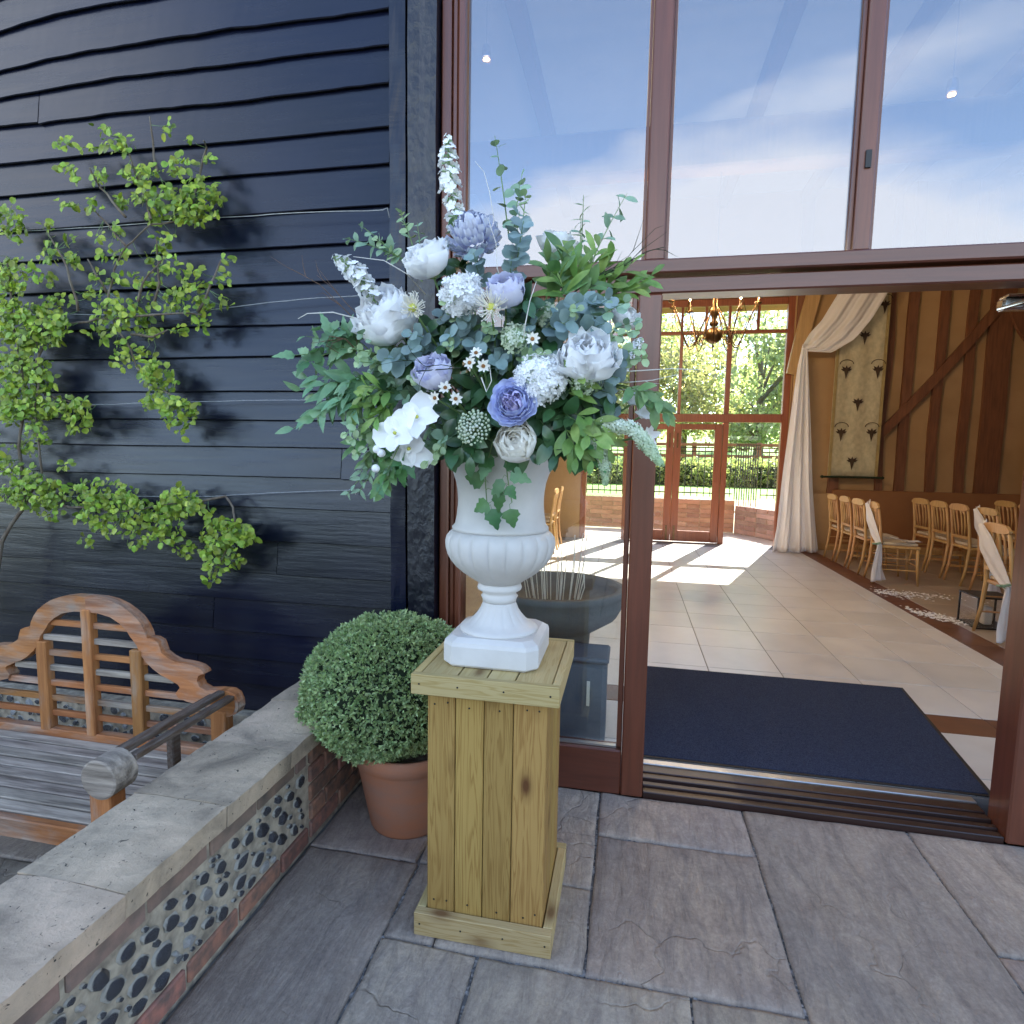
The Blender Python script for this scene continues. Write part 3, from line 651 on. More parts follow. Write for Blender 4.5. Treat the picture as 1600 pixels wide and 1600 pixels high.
for k, (x0, x1) in enumerate(((-.015, .695), (.70, 1.45))):
    xa = x0; xb = x1
    d = boxpart('door_stile', M_frame2, fw, xa, xa+.115, YA, YA+.05, .06, 1.99, ch=.004); boxpart('door_stile', M_frame2, fw, xb-.115, xb, YA, YA+.05, .06, 1.99, ch=.004)
    boxpart('door_rail', M_frame2, fw, xa+.117, xb-.117, YA, YA+.05, .06, .235, ch=.004); boxpart('door_rail', M_frame2, fw, xa+.117, xb-.117, YA, YA+.05, 1.90, 1.99, ch=.004)
    boxpart('door_pane', M_glass_f, fw, xa+.117, xb-.117, YA+.02, YA+.026, .237, 1.898, ch=0)
    for z in (1.72, .20): boxpart('door_bolt', M_brass, fw, (xb-.075 if k == 0 else xa+.045), (xb-.05 if k == 0 else xa+.07), YA-.018, YA-.002, z-.12, z+.12, ch=.002)
boxpart('fixed_pane', M_glass_f, fw, 1.542, 2.323, YA+.02, YA+.026, .06, 2.016, ch=0)
boxpart('fixed_pane', M_glass_f, fw, -.706, -.102, YA+.02, YA+.026, .06, 2.016, ch=0)
for x0, x1 in ((-.706, -.052), (.002, .728), (.782, 1.453), (1.532, 2.321)):
    boxpart('upper_pane', M_glass_f, fw, x0, x1, YA+.03, YA+.036, 2.152, 3.408, ch=0)

# ================================================================ GARDEN BEYOND
gt = MB(); gt.add([(-12, 10.13, -.02), (16, 10.13, -.02), (16, 12.0, -.02), (-12, 12.0, -.02)], [(0, 1, 2, 3)])
M_terr = plain('garden_terrace_paving', (.42, .38, .33), (.30, .27, .24), 2.5, .9, .4)
struct(gt.build('garden_terrace', M_terr))
gw = thing('garden_brick_wall', 'low curved brick retaining wall in the garden seen through the far doors', 'wall')
M_gbrick = plain('pale_garden_brick', (.40, .27, .21), (.30, .19, .15), 6, .9, .5, val=.25)
def gwall(path, z1, thick=.25):
    rows = int((z1+.02)/.09); 
    for i in range(len(path)-1):
        p, q = Vector(path[i]), Vector(path[i+1]); d = (q-p); L = d.length; a = math.atan2(d.y, d.x); n_ = max(1, int(L/.45)); 
        core = MB().box(0, L, .01, thick-.01, -.02, z1-.06).build('mortar_core', M_wallmortar, gw); core.matrix_basis = Matrix.Translation((p.x, p.y, 0)) @ Matrix.Rotation(a, 4, 'Z')
        for r in range(rows):
            for c in range(n_+1):
                x0 = max(0, c*L/n_-(L/n_/2 if r % 2 else 0)); x1 = min(L, (c+1)*L/n_-(L/n_/2 if r % 2 else 0))
                if x1-x0 < .03: continue
                br = MB().box(x0+.008, x1-.008, 0, thick, r*.09-.01, r*.09+.072, ch=.006).build('brick', M_gbrick, gw); br.matrix_basis = core.matrix_basis.copy()
gwall([(-4, 12.3), (-1, 12.2), (.4, 12.05), (1.4, 12.0), (2.05, 12.0)], .68)
gwall([(2.05, 12.0), (2.35, 11.5), (2.62, 10.95)], .52)
for x, y, r, h in ((2.75, 11.0, .16, .38), (2.95, 10.6, .14, .28)):
    t = thing('garden_planter', 'taller grey stone planter by the curved brick wall' if h > .3 else 'smaller grey stone planter in front of the taller one', 'planter', (x, y, -.02), 0, 'stone planters by the brick wall')
    MB().lathe([(r*.7, 0), (r*.8, .04), (r, h*.9), (r*1.1, h), (r*.9, h), (r*.85, h*.8)], 20).build('pot_body', M_cope, t, smooth=True)
# lawn and hillside
def terrain():
    v = []; nx, ny = 60, 50
    for j in range(ny+1):
        y = 12.25+(j/ny)**1.8*240
        for i in range(nx+1):
            x = (-1+2*i/nx)*(30+j*6)
            z = .62+max(0, y-20)*.062+.12*noise.noise(Vector((x*.1, y*.1, 0)))*min(1, (y-12)/10)
            v.append((x, y, min(z, 9)))
    W = nx+1; return MB().add(v, [(j*W+i, j*W+i+1, (j+1)*W+i+1, (j+1)*W+i) for j in range(ny) for i in range(nx)])
struct(terrain().build('lawn', M_green, smooth=True))
def bars(name, label, p0, p1, z0, z1, gap, group=None, r=.009):
    t = thing(name, label, 'railing', (p0[0], p0[1], z0), math.atan2(p1[1]-p0[1], p1[0]-p0[0]), group); L = math.hypot(p1[0]-p0[0], p1[1]-p0[1]); h = z1-z0; n_ = int(L/gap)
    me = MB().tube([(0, 0, 0), (0, 0, h)], r, 5).mesh('bar'); me.materials.append(M_iron)
    for i in range(n_+1): put('bar', me, None, t, loc=(i*gap, 0, 0))
    for z in (.06, h-.10, h-.02): MB().box(0, L, -.015, .015, z, z+.025).build('rail', M_iron, t)
    return t
bars('iron_railing', 'black iron railing along the lawn left of the iron gate', (-4, 12.6), (2.05, 12.35), .66, 1.66, .125)
bars('iron_gate', 'black iron gate with closely spaced bars in the garden railing', (2.08, 12.3), (2.52, 12.25), .3, 1.72, .045, None, .011)
bars('iron_railing', 'black iron railing along the lawn right of the iron gate', (2.56, 12.25), (6, 12.3), .66, 1.66, .125)
def leafmesh_cloud(centers, n, size, seed):
    rs = np.random.RandomState(seed); V = []; F = []
    cs = np.array([c[:3] for c in centers]); rr = np.array([c[3:6] for c in centers]); wgt = rr.prod(1)**.66; wgt /= wgt.sum()
    idx = rs.choice(len(centers), n, p=wgt); d = rs.normal(size=(n, 3)); d /= np.linalg.norm(d, axis=1)[:, None]
    rad = rs.uniform(.45, 1.08, (n, 1))**.6; p = cs[idx]+d*rr[idx]*rad
    a = rs.normal(size=(n, 3)); a /= np.linalg.norm(a, axis=1)[:, None]; b = np.cross(a, rs.normal(size=(n, 3))); b /= np.linalg.norm(b, axis=1)[:, None]
    s = size*rs.uniform(.6, 1.3, (n, 1)); q = np.stack([p-a*s, p+b*s*.55, p+a*s, p-b*s*.55], 1).reshape(-1, 3)
    f = np.arange(n*4).reshape(n, 4); me = bpy.data.meshes.new('leaves'); me.from_pydata(q.tolist(), [], f.tolist()); return me
M_tl = [leafmat('tree_leaf_olive', (.46, .43, .24), (.30, .30, .15), .5, .5, .4, .03, True), leafmat('tree_leaf_green', (.36, .39, .19), (.22, .26, .11), .5, .5, .4, .03, True), leafmat('tree_leaf_dull', (.40, .44, .25), (.28, .31, .17), .5, .5, .4, .03, True)]
def tree(x, y, h, r, label, mt, seed, nl=5200, leaf=.13, group=None):
    random.seed(seed); z0 = .62+max(0, y-20)*.062
    t = thing('garden_tree', label, 'tree', (x, y, z0-.1), 0, group)
    g = MB(); g.tube([(0, 0, 0), (.1, 0, h*.25), (-.05, .1, h*.5), (.05, 0, h*.8)], [h*.03, h*.024, h*.016, h*.005], 8)
    cs = []
    for i in range(13):
        a = U(0, 2*PI); el = U(.12, .95); rr = r*U(.35, .85)*math.sin(el*PI*.85+.25); c = (rr*math.cos(a), rr*math.sin(a), h*(.12+.80*el)); k = r*U(.26, .46); cs.append((*c, k, k, k*.85))
        g.tube([(0, 0, h*(.08+.5*el)), (c[0]*.5, c[1]*.5, (h*(.08+.5*el)+c[2])/2+.1), c], [h*.011, h*.007, h*.002], 5)
    g.build('trunk', M_bark, t, smooth=True); put('crown', leafmesh_cloud(cs, nl, leaf, seed), mt, t, stuff=True)
tl = [(-1.2, 26, 7.0, 3.0, 'tall olive green tree furthest left beyond the far windows', 0), (2.4, 29, 6.8, 3.3, 'broad yellow green tree behind the chandelier beyond the lawn', 0), (5.4, 27, 7.4, 3.2, 'dull grey green tree behind the right upper far pane', 2),
      (-4.8, 30, 8, 3.4, 'green tree seen through the sidelight beyond the railing', 1), (8.6, 30, 8, 3.6, 'green tree right of the far window', 1), (.6, 38, 10, 4.4, 'taller distant tree between the two nearer olive trees', 1), (6.2, 40, 10.5, 4.6, 'taller distant tree behind the dull grey green tree', 0)]
for i, (x, y, h, r, lab, mi) in enumerate(tl): tree(x, y, h, r, lab, M_tl[mi], 40+i)
random.seed(99)
hd = thing('garden_hedge', 'low green hedge across the lawn behind the iron railing', 'hedge', (0, 0, 0))
cs = [(-7+i*.55, 17.5+.2*math.sin(i), .98, .6, .55, .48) for i in range(34)]
MB().box(-7, 12, 17.3, 17.8, .55, 1.22, ch=.1).build('hedge_core', M_core, hd); put('hedge_leaves', leafmesh_cloud(cs, 22000, .06, 5), M_tl[1], hd, stuff=True)
pf = thing('post_and_rail_fence', 'wooden post and rail fence on the slope beyond the hedge', 'fence')
for i in range(9): boxpart('fence_post', M_stud, pf, -6+i*2, -5.86+i*2, 20.0, 20.14, .5, 1.95, ch=.01)
for z in (1.05, 1.45, 1.82): boxpart('fence_rail', M_stud, pf, -6, 10.2, 19.93, 19.99, z, z+.10, ch=.01)
fh = thing('reflection_dimming_hedge', 'unseen tall dark hedge added behind the viewer to darken reflections in the boards', 'hedge')  # unseen hedge, added to darken what the black boards reflect
MB().box(-22, 14, -10.6, -9.6, -.3, 2.3, ch=.2).build('hedge_core', M_core, fh); put('hedge_leaves', leafmesh_cloud([(-22+i, -10.1, U(.6, 2.0), .8, .75, .8) for i in range(36)], 9000, .09, 15), M_hedge_f, fh, stuff=True)
# hedge line and trees behind the camera (they show only as reflections)
for i in range(5):
    tree_y = -24
    t = thing('garden_tree', ('round green tree across the forecourt, first from the left', 'spreading green tree across the forecourt, second from the left', 'olive tree across the forecourt in the middle', 'green tree across the forecourt, second from the right', 'round olive tree across the forecourt, last on the right')[i], 'tree', (-12+i*6.5, tree_y-2*(i % 2), -.3))
    h = 2.9+.5*(i % 3)
    MB().tube([(0, 0, 0), (.05, 0, h*.5), (0, 0, h*.8)], [.12, .09, .03], 7).build('trunk', M_bark, t)
    put('crown', leafmesh_cloud([(U(-1.6, 1.6), U(-1, 1), h*U(.4, .85), 1.2, 1.1, .8) for q in range(8)], 1500, .2, 70+i), M_tl[i % 3], t, stuff=True)
# ================================================================ BENCH
BX, BY, BZ, G0 = -2.2, 2.0, 0.0, -.22
bn = thing('garden_bench', 'weathered wooden garden bench with arched scrolled back and rolled arms', 'bench', (BX, 1.7, G0))
def bp(name, mt, *d, ch=.004):
    x0, x1, y0, y1, z0, z1 = d
    return MB().box(x0-BX, x1-BX, y0-1.7, y1-1.7, z0-G0, z1-G0, ch=ch).build(name, mt, bn)
outer = [(0, .83), (.07, .829), (.126, .820), (.175, .803), (.211, .782), (.245, .757), (.27, .727), (.285, .70), (.292, .675), (.318, .674), (.343, .663), (.352, .64), (.359, .618), (.39, .598), (.424, .586), (.460, .584), (.493, .581), (.528, .573), (.549, .559), (.553, .548), (.538, .545), (.524, .535), (.519, .515), (.531, .492), (.56, .480), (.61, .486), (.664, .487), (.69, .474), (.703, .446), (.705, .420), (.695, .398), (.665, .382), (.634, .379)]
inner = [(.60, .392), (.57, .402), (.528, .414), (.47, .424), (.428, .436), (.418, .455), (.438, .480), (.43, .492), (.39, .510), (.35, .525), (.313, .548), (.28, .575), (.254, .609), (.242, .64), (.211, .676), (.195, .70), (.164, .726), (.12, .750), (.06, .762), (0, .764)]
half = outer+inner
for s in (1, -1):
    poly = [(s*x, z-G0) for x, z in half]
    g = MB(); n = len(poly); 
    # triangulated strip between outer and inner outlines
    bm = bmesh.new(); vf = [bm.verts.new((p[0], BY-1.7-.022, p[1])) for p in poly]; fc = bm.faces.new(vf); r = bmesh.ops.extrude_face_region(bm, geom=[fc])
    for q in r['geom']:
        if isinstance(q, bmesh.types.BMVert): q.co.y += .044
    bmesh.ops.triangulate(bm, faces=bm.faces); bmesh.ops.recalc_face_normals(bm, faces=bm.faces)
    me = bpy.data.meshes.new('top_rail'); bm.to_mesh(me); bm.free(); put('top_rail', me, M_teak, bn)
for x0, x1, zt in ((-.382, -.334, .60), (-.024+.0, .022, .775), (.208, .262, .62), (-.262, -.212, .62), (.334, .382, .60)):
    if abs(x0) > .3: continue
    bp('back_upright', M_teakz, BX+x0, BX+x1, BY-.030, BY+.012, .225, zt)
zsl = [.300, .367, .434, .501, .568, .635, .702]
for z in zsl:
    w = {.300: .60, .367: .58, .434: .44, .501: .40, .568: .285, .635: .24, .702: .20}[z]
    bp('back_slat', random.choice((M_teak, M_teakg, M_teak)), BX-w, BX+w, BY-.012, BY+.008, z-.013, z+.013, ch=.003)
bp('back_bottom_rail', M_teak, BX-.66, BX+.66, BY-.028, BY+.016, .19, .235)
for i in range(8): bp('seat_slat', M_teakg, BX-.645, BX+.60, 1.51+i*.058, 1.51+i*.058+.050, .188+.001*(i % 3), .206+.001*(i % 2), ch=.003)
bp('front_rail', M_teak, BX-.645, BX+.56, 1.475, 1.505, .135, .205)
for s in (1, -1):
    X = BX+s*.615; xi = .035
    bp('front_leg', M_teakz, X-.045, X+.035, 1.44, 1.50, G0+.0, .395); bp('back_leg', M_teakz, X-.035, X+.035, BY-.03, BY+.02, G0, .40)
    bp('side_rail', M_teakd, X-.02, X+.02, 1.505, BY-.032, .15, .205)
    dr = MB().tube([(X+s*.02-BX, 1.415-1.7, .430-G0), (X+s*.02-BX, 1.418-1.7, .430-G0), (X+s*.02-BX, 1.50-1.7, .430-G0), (X+s*.02-BX, 1.503-1.7, .430-G0)], [.058, .064, .064, .058], 24).build('arm_roll', M_teakg, bn)
    for dx, dz in ((-.042, .030), (-.002, .050), (.040, .034)):
        MB().box(X+s*.02+dx-.016-BX, X+s*.02+dx+.016-BX, 1.504-1.7, BY-.024-1.7, .43+dz-.010-G0, .43+dz+.010-G0, ch=.003).build('arm_slat', M_teakd, bn)
    bp('arm_support', M_teakd, X-.015, X+.015, 1.72, 1.76, .206, .42)
    MB().tube([(X+s*.02-BX, BY-.024-1.7, .432-G0), (X+s*.02-BX, BY+.02-1.7, .432-G0)], .056, 20).build('back_scroll', M_teak, bn)

# ================================================================ POT WITH CLIPPED SHRUB
pc = Vector((-.815, 2.085, 0))
pt = thing('terracotta_pot', 'terracotta pot standing behind the wooden plinth by the low wall', 'pot', pc)
MB().lathe([(.135, .002), (.148, .0), (.152, .008), (.178, .14), (.202, .262), (.205, .268), (.214, .272), (.216, .325), (.210, .332), (.198, .330), (.192, .30), (.190, .29)], 56).build('pot_body', M_terra, pt, smooth=True)
MB().lathe([(.191, .286), (.1, .295), (.0005, .30)], 24).build('soil', M_bark, pt)
sh = thing('clipped_shrub', 'dense round ball of small green leaves growing in the terracotta pot', 'shrub', pc+Vector((-.075, -.0, .30)))
def ballr(d):                # d: unit directions (n,3) -> radius
    x, y, z = d[:, 0], d[:, 1], d[:, 2]
    r = 1/np.sqrt((x/.345)**2+(y/.325)**2+(z/np.where(z > 0, .27, .235))**2); return r
rs = np.random.RandomState(3); n = 12500
d = rs.normal(size=(n, 3)); d /= np.linalg.norm(d, axis=1)[:, None]
lump = np.array([.026*noise.noise(Vector(q)*2.4)+.020*noise.noise(Vector(q)*8) for q in d.tolist()])
r = ballr(d)+lump+rs.uniform(-.026, .010, n)+np.where(rs.uniform(size=n) < .02, rs.uniform(0, .022, n), 0)
p = d*r[:, None]; p[:, 2] += .225
gapm = np.array([noise.noise(Vector(q)*9+Vector((5, 5, 5))) for q in d.tolist()])
p = p[gapm < .60]; d = d[gapm < .60]; n = len(p); V = []; 
for k in range(5):
    a = d*rs.uniform(.5, 1.1, (n, 1))+rs.normal(size=(n, 3))*.62; a /= np.linalg.norm(a, axis=1)[:, None]; b = np.cross(a, rs.normal(size=(n, 3))); b /= np.linalg.norm(b, axis=1)[:, None]
    L = rs.uniform(.010, .019, (n, 1)); W = L*.26; V.append(np.stack([p, p+a*L*.5+b*W, p+a*L, p+a*L*.5-b*W], 1))
V = np.concatenate(V).reshape(-1, 3); me = bpy.data.meshes.new('leaves'); me.from_pydata(V.tolist(), [], np.arange(len(V)).reshape(-1, 4).tolist()); put('leaves', me, M_hebe, sh, stuff=True)
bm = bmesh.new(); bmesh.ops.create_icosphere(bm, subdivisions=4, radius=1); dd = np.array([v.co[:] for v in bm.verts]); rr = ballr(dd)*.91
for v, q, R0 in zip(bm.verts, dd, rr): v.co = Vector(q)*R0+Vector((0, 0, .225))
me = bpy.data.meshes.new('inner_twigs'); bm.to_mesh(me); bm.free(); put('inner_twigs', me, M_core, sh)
MB().tube([(.06, 0, -.02), (.03, 0, .1), (0, 0, .2)], .02, 8).build('stem', M_bark, sh)

# ================================================================ WOODEN PLINTH
PX, PY = -.379, 1.745
pl = thing('wooden_plinth', 'pale pine plinth of upright boards carrying the white urn', 'plinth', (PX, PY, 0))
hb = .178
MB().box(-hb+.018, hb-.018, -hb+.018, hb-.018, .01, .76).build('inner_frame', M_grit, pl)
for side in range(4):
    R = Matrix.Rotation(side*PI/2, 4, 'Z'); edges = [-hb, -.092, -.006, .080, hb]
    for i in range(4):
        x0, x1 = edges[i]+.0012, edges[i+1]-.0012
        if side % 2: x0 = max(x0, -hb+.0172); x1 = min(x1, hb-.0172)
        b_ = MB().box(x0, x1, -hb+U(0, .0012), -hb+.016, .012, .76, ch=.0025); b_.v = [tuple(R @ Vector(q)) for q in b_.v]; b_.build('upright_board', M_pine, pl)
hB = .208
for (name, z0, z1, h, th) in (('base_trim', .002, .074, hB, .028), ('cap_trim', .758, .818, .215, .022)):
    for side in range(4):
        R = Matrix.Rotation(side*PI/2, 4, 'Z'); x = h if side % 2 == 0 else h-th-.0006
        b_ = MB().box(-x, x, -h, -h+th, z0, z1, ch=.002); b_.v = [tuple(R @ Vector(q)) for q in b_.v]
        b_.build(name, M_pinex if side % 2 == 0 else M_piney, pl)
w = (.215-.0226)
ed = [-w, -.082, 0.004, .086, w]
for i in range(4): MB().box(ed[i]+.002, ed[i+1]-.002, -w, w, .798, .8165-.0006*(i % 2), ch=.0015).build('top_board', M_piney, pl)

nl_ = MB().lathe([(.0001, .0012), (.0028, .0008), (.003, 0)], 8).mesh('nail'); nl_.materials.append(M_iron)
for z in (.10, .72):
    for x in (-.155, -.115, -.05, .04, .12, .155): put('nail', nl_, None, pl, mw=Matrix.Translation((x, -hb-.0002, z+U(-.01, .01))) @ Matrix.Rotation(PI/2, 4, 'X'))
for z in (.04, .79):
    for x in (-.19, -.07, .07, .19): put('nail', nl_, None, pl, mw=Matrix.Translation((x+U(-.02, .02)*(abs(x) < .1), -(.208 if z < .5 else .215)-.0002, z)) @ Matrix.Rotation(PI/2, 4, 'X'))
# ================================================================ URN
ur = thing('white_urn', 'white classical urn with fluted bowl standing on the pine plinth', 'urn', (-.386, 1.755, .8175))
ZB = .8175
prof = [(.052, .99), (.054, 1.0), (.058, 1.008), (.052, 1.014), (.054, 1.022), (.068, 1.030), (.070, 1.036), (.067, 1.046), (.063, 1.050)]
bowl = [(.064, 1.050), (.088, 1.066), (.115, 1.085), (.137, 1.105), (.152, 1.125), (.162, 1.145), (.167, 1.165), (.168, 1.180), (.165, 1.196), (.158, 1.208), (.149, 1.216)]
neck = [(.149, 1.2165), (.150, 1.226), (.141, 1.236), (.136, 1.262), (.133, 1.29), (.1325, 1.31), (.134, 1.335), (.138, 1.361), (.147, 1.39), (.160, 1.416), (.174, 1.442), (.186, 1.460), (.190, 1.466), (.190, 1.474), (.184, 1.476), (.170, 1.455), (.15, 1.40), (.12, 1.36)]
def flute(r, z, a):
    zz = z+ZB; t = max(0, min(1, (zz-1.05)/.10))*max(0, min(1, (1.216-zz)/.022)); c = abs(math.sin(a*10)); return r*(1-.052*t*(1-c**.42)) + .004*t
MB().lathe([(r, z-ZB) for r, z in bowl], 240, fn=flute).build('fluted_bowl', M_urn, ur, smooth=True)
MB().lathe([(r, z-ZB) for r, z in neck], 72).build('flared_neck', M_urn, ur, smooth=True)
MB().lathe([(r, z-ZB) for r, z in prof], 56).build('stem', M_urn, ur, smooth=True)
def ff(r, z, a): return r*(1-.05*(1-abs(math.sin(a*8))**.5)*max(0, min(1, ((.995-ZB)-z)/.03))*max(0, min(1, (z-(.915-ZB))/.03)))
MB().lathe([(.122, .903-ZB), (.122, .910-ZB), (.112, .917-ZB), (.100, .922-ZB), (.088, .932-ZB), (.072, .950-ZB), (.060, .968-ZB), (.053, .985-ZB), (.052, .990-ZB)], 160, fn=ff).build('flared_foot', M_urn, ur, smooth=True)
c_ = .032; hh = .145
oc = [(-hh+c_, -hh), (hh-c_, -hh), (hh, -hh+c_), (hh, hh-c_), (hh-c_, hh), (-hh+c_, hh), (-hh, hh-c_), (-hh, -hh+c_)]
v = []
for s, z in ((.96, .001), (1.0, .008), (1.0, .062), (.975, .074), (.86, .086)): v += [(x*s, y*s, z) for x, y in oc]
f = [(k*8+i, k*8+(i+1) % 8, k*8+8+(i+1) % 8, k*8+8+i) for k in range(4) for i in range(8)]+[tuple(range(8))[::-1], tuple(range(32, 40))]
MB().add(v, f).build('octagonal_base', M_urn, ur)
MB().lathe([(.15, 1.42-ZB), (.08, 1.425-ZB), (.001, 1.43-ZB)], 24).build('flower_foam', M_core, ur)

# ================================================================ LEAF MESHES
def leaf_mesh(name, L, W, kind, fold=.25, droop=.25, nv=5):
    """blade along +Y from its stalk, upper side +Z"""
    g = MB(); v = []; f = []
    prof = {'round': lambda t: math.sqrt(max(0, 1-(2*t-1)**2)), 'oval': lambda t: math.sin(PI*min(1, t*.97+.03))**.75, 'lance': lambda t: math.sin(PI*t**.8)**.9*(1-.25*t), 'birch': lambda t: (min(1, t/.22)**.6 if t < .25 else ((1-t)/.75)**.85), 'obov': lambda t: math.sin(PI*t**1.35)**.7}[kind]
    n = nv+ (3 if kind == 'birch' else 0)
    for j in range(n+1):
        t = j/n; w = W/2*max(prof(t), .04 if 0 < j < n else .0); z = -droop*L*t*t
        if kind == 'birch' and 0 < j < n: w *= 1+.16*(1 if j % 2 else -1)
        v += [(-w, L*t, z+fold*w), (-w*.5, L*t, z+fold*w*.62), (0, L*t, z), (w*.5, L*t, z+fold*w*.62), (w, L*t, z+fold*w)]
    for j in range(n):
        for k in range(4): f.append((j*5+k, j*5+k+1, j*5+6+k, j*5+5+k))
    me = g.add(v, f).mesh(name, smooth=True, fix=False)
    bm = bmesh.new(); bm.from_mesh(me); bmesh.ops.remove_doubles(bm, verts=bm.verts, dist=1e-5); bmesh.ops.dissolve_degenerate(bm, edges=bm.edges, dist=1e-6); bm.to_mesh(me); bm.free()
    me.polygons.foreach_set('use_smooth', [True]*len(me.polygons)); return me
LM = {}
def leafset(key, mat, L, W, kind, fold=.25, droop=.25, k=3):
    out = []
    for i in range(k):
        me = leaf_mesh('leaf', L*(1+.12*(i-1)), W*(1-.06*(i-1)), kind, fold*(1-.3*i), droop*(.5+.5*i)); me.materials.append(mat); out.append(me)
    LM[key] = out
leafset('climb', M_leaf_c, .031, .0235, 'round', .3, .2)
leafset('euc', M_euc, .034, .033, 'round', .22, .1); leafset('eucg', M_eucg, .026, .023, 'round', .22, .1); leafset('eucd', M_eucg, .026, .015, 'oval', .3, .2)
leafset('eucl', M_eucl, .018, .015, 'round', .25, .1); leafset('dark', M_dark, .062, .034, 'oval', .25, .25); leafset('lime', M_lime, .056, .020, 'obov', .3, .25)
leafset('mid', M_mid, .050, .022, 'oval', .3, .25); leafset('tealv', M_teal, .056, .036, 'birch', .2, .25); leafset('lance', M_teal, .058, .025, 'lance', .3, .3); leafset('ivy', M_ivy, .050, .044, 'birch', .15, .2); leafset('fern', M_mid, .024, .006, 'lance', .2, .2); leafset('grey', M_eucg, .040, .018, 'lance', .3, .2)
def leaf_matrix(p, d, nrm, s=1.0):
    d = d.normalized(); x = d.cross(nrm)
    if x.length < 1e-4: x = d.orthogonal()
    x.normalize(); z = x.cross(d).normalized()
    M3 = Matrix((x, d, z)).transposed().to_4x4(); return Matrix.Translation(p) @ M3 @ Matrix.Scale(s, 4)

# ================================================================ CLIMBER ON THE WALL
cl = thing('climbing_shrub', 'leafy green climbing shrub trained along wires on the black barn wall', 'climbing plant', (-3.1, 2.3, -.22))
CLO = Vector((-3.1, 2.3, -.22))
brs = [[(-30, 1200), (-12, 960), (3, 845), (35, 795), (38, 770), (30, 700), (40, 620), (20, 500), (10, 400)], [(35, 795), (65, 740), (55, 640), (62, 560), (50, 500)], [(50, 500), (110, 505), (165, 497), (178, 420), (197, 385), (237, 350), (310, 343)],
       [(197, 385), (180, 362), (145, 325)], [(195, 338), (158, 292), (140, 262)], [(237, 340), (222, 290), (205, 250), (185, 215)], [(245, 270), (240, 230), (234, 182)], [(297, 330), (313, 270), (324, 232), (318, 220)], [(122, 485), (105, 420), (73, 362)],
       [(167, 460), (150, 430), (137, 405)], [(165, 470), (185, 520), (205, 545), (215, 575)], [(165, 497), (250, 492), (315, 492)], [(205, 522), (240, 525), (262, 515)], [(215, 575), (240, 605), (272, 620), (295, 640)], [(62, 780), (110, 790), (190, 800), (300, 785)],
       [(300, 785), (352, 776), (364, 795), (368, 830), (345, 880), (331, 900)], [(70, 540), (58, 565), (55, 610)], [(70, 618), (110, 628), (150, 633)], [(310, 490), (330, 440), (346, 405)], [(240, 480), (250, 440), (245, 400), (245, 375)], [(215, 470), (225, 440), (255, 400)], [(-30, 1200), (-20, 1100), (-60, 900)]]
CPT = []
for b_ in brs:
    q = [at(x, y, 2.31+.03*math.sin(x*.3+y*.1)) for x, y in b_]; q = [Vector((p.x, p.y, max(p.z, -.21)))-CLO for p in q]
    sm = []
    for i in range(len(q)-1):
        for k in range(4):
            t = k/4; c = q[i].lerp(q[i+1], t); c += Vector((noise.noise(c*11), 0, noise.noise(c*9+Vector((4, 0, 0)))))*.012; sm.append(c)
    sm.append(q[-1]); r0 = .011 if len(b_) > 6 and b_[0][0] < 0 else .005
    CPT += sm; MB().tube(sm, [r0*(1-.75*i/len(sm))+.0012 for i in range(len(sm))], 6).build('branch', M_bark, cl, smooth=True)
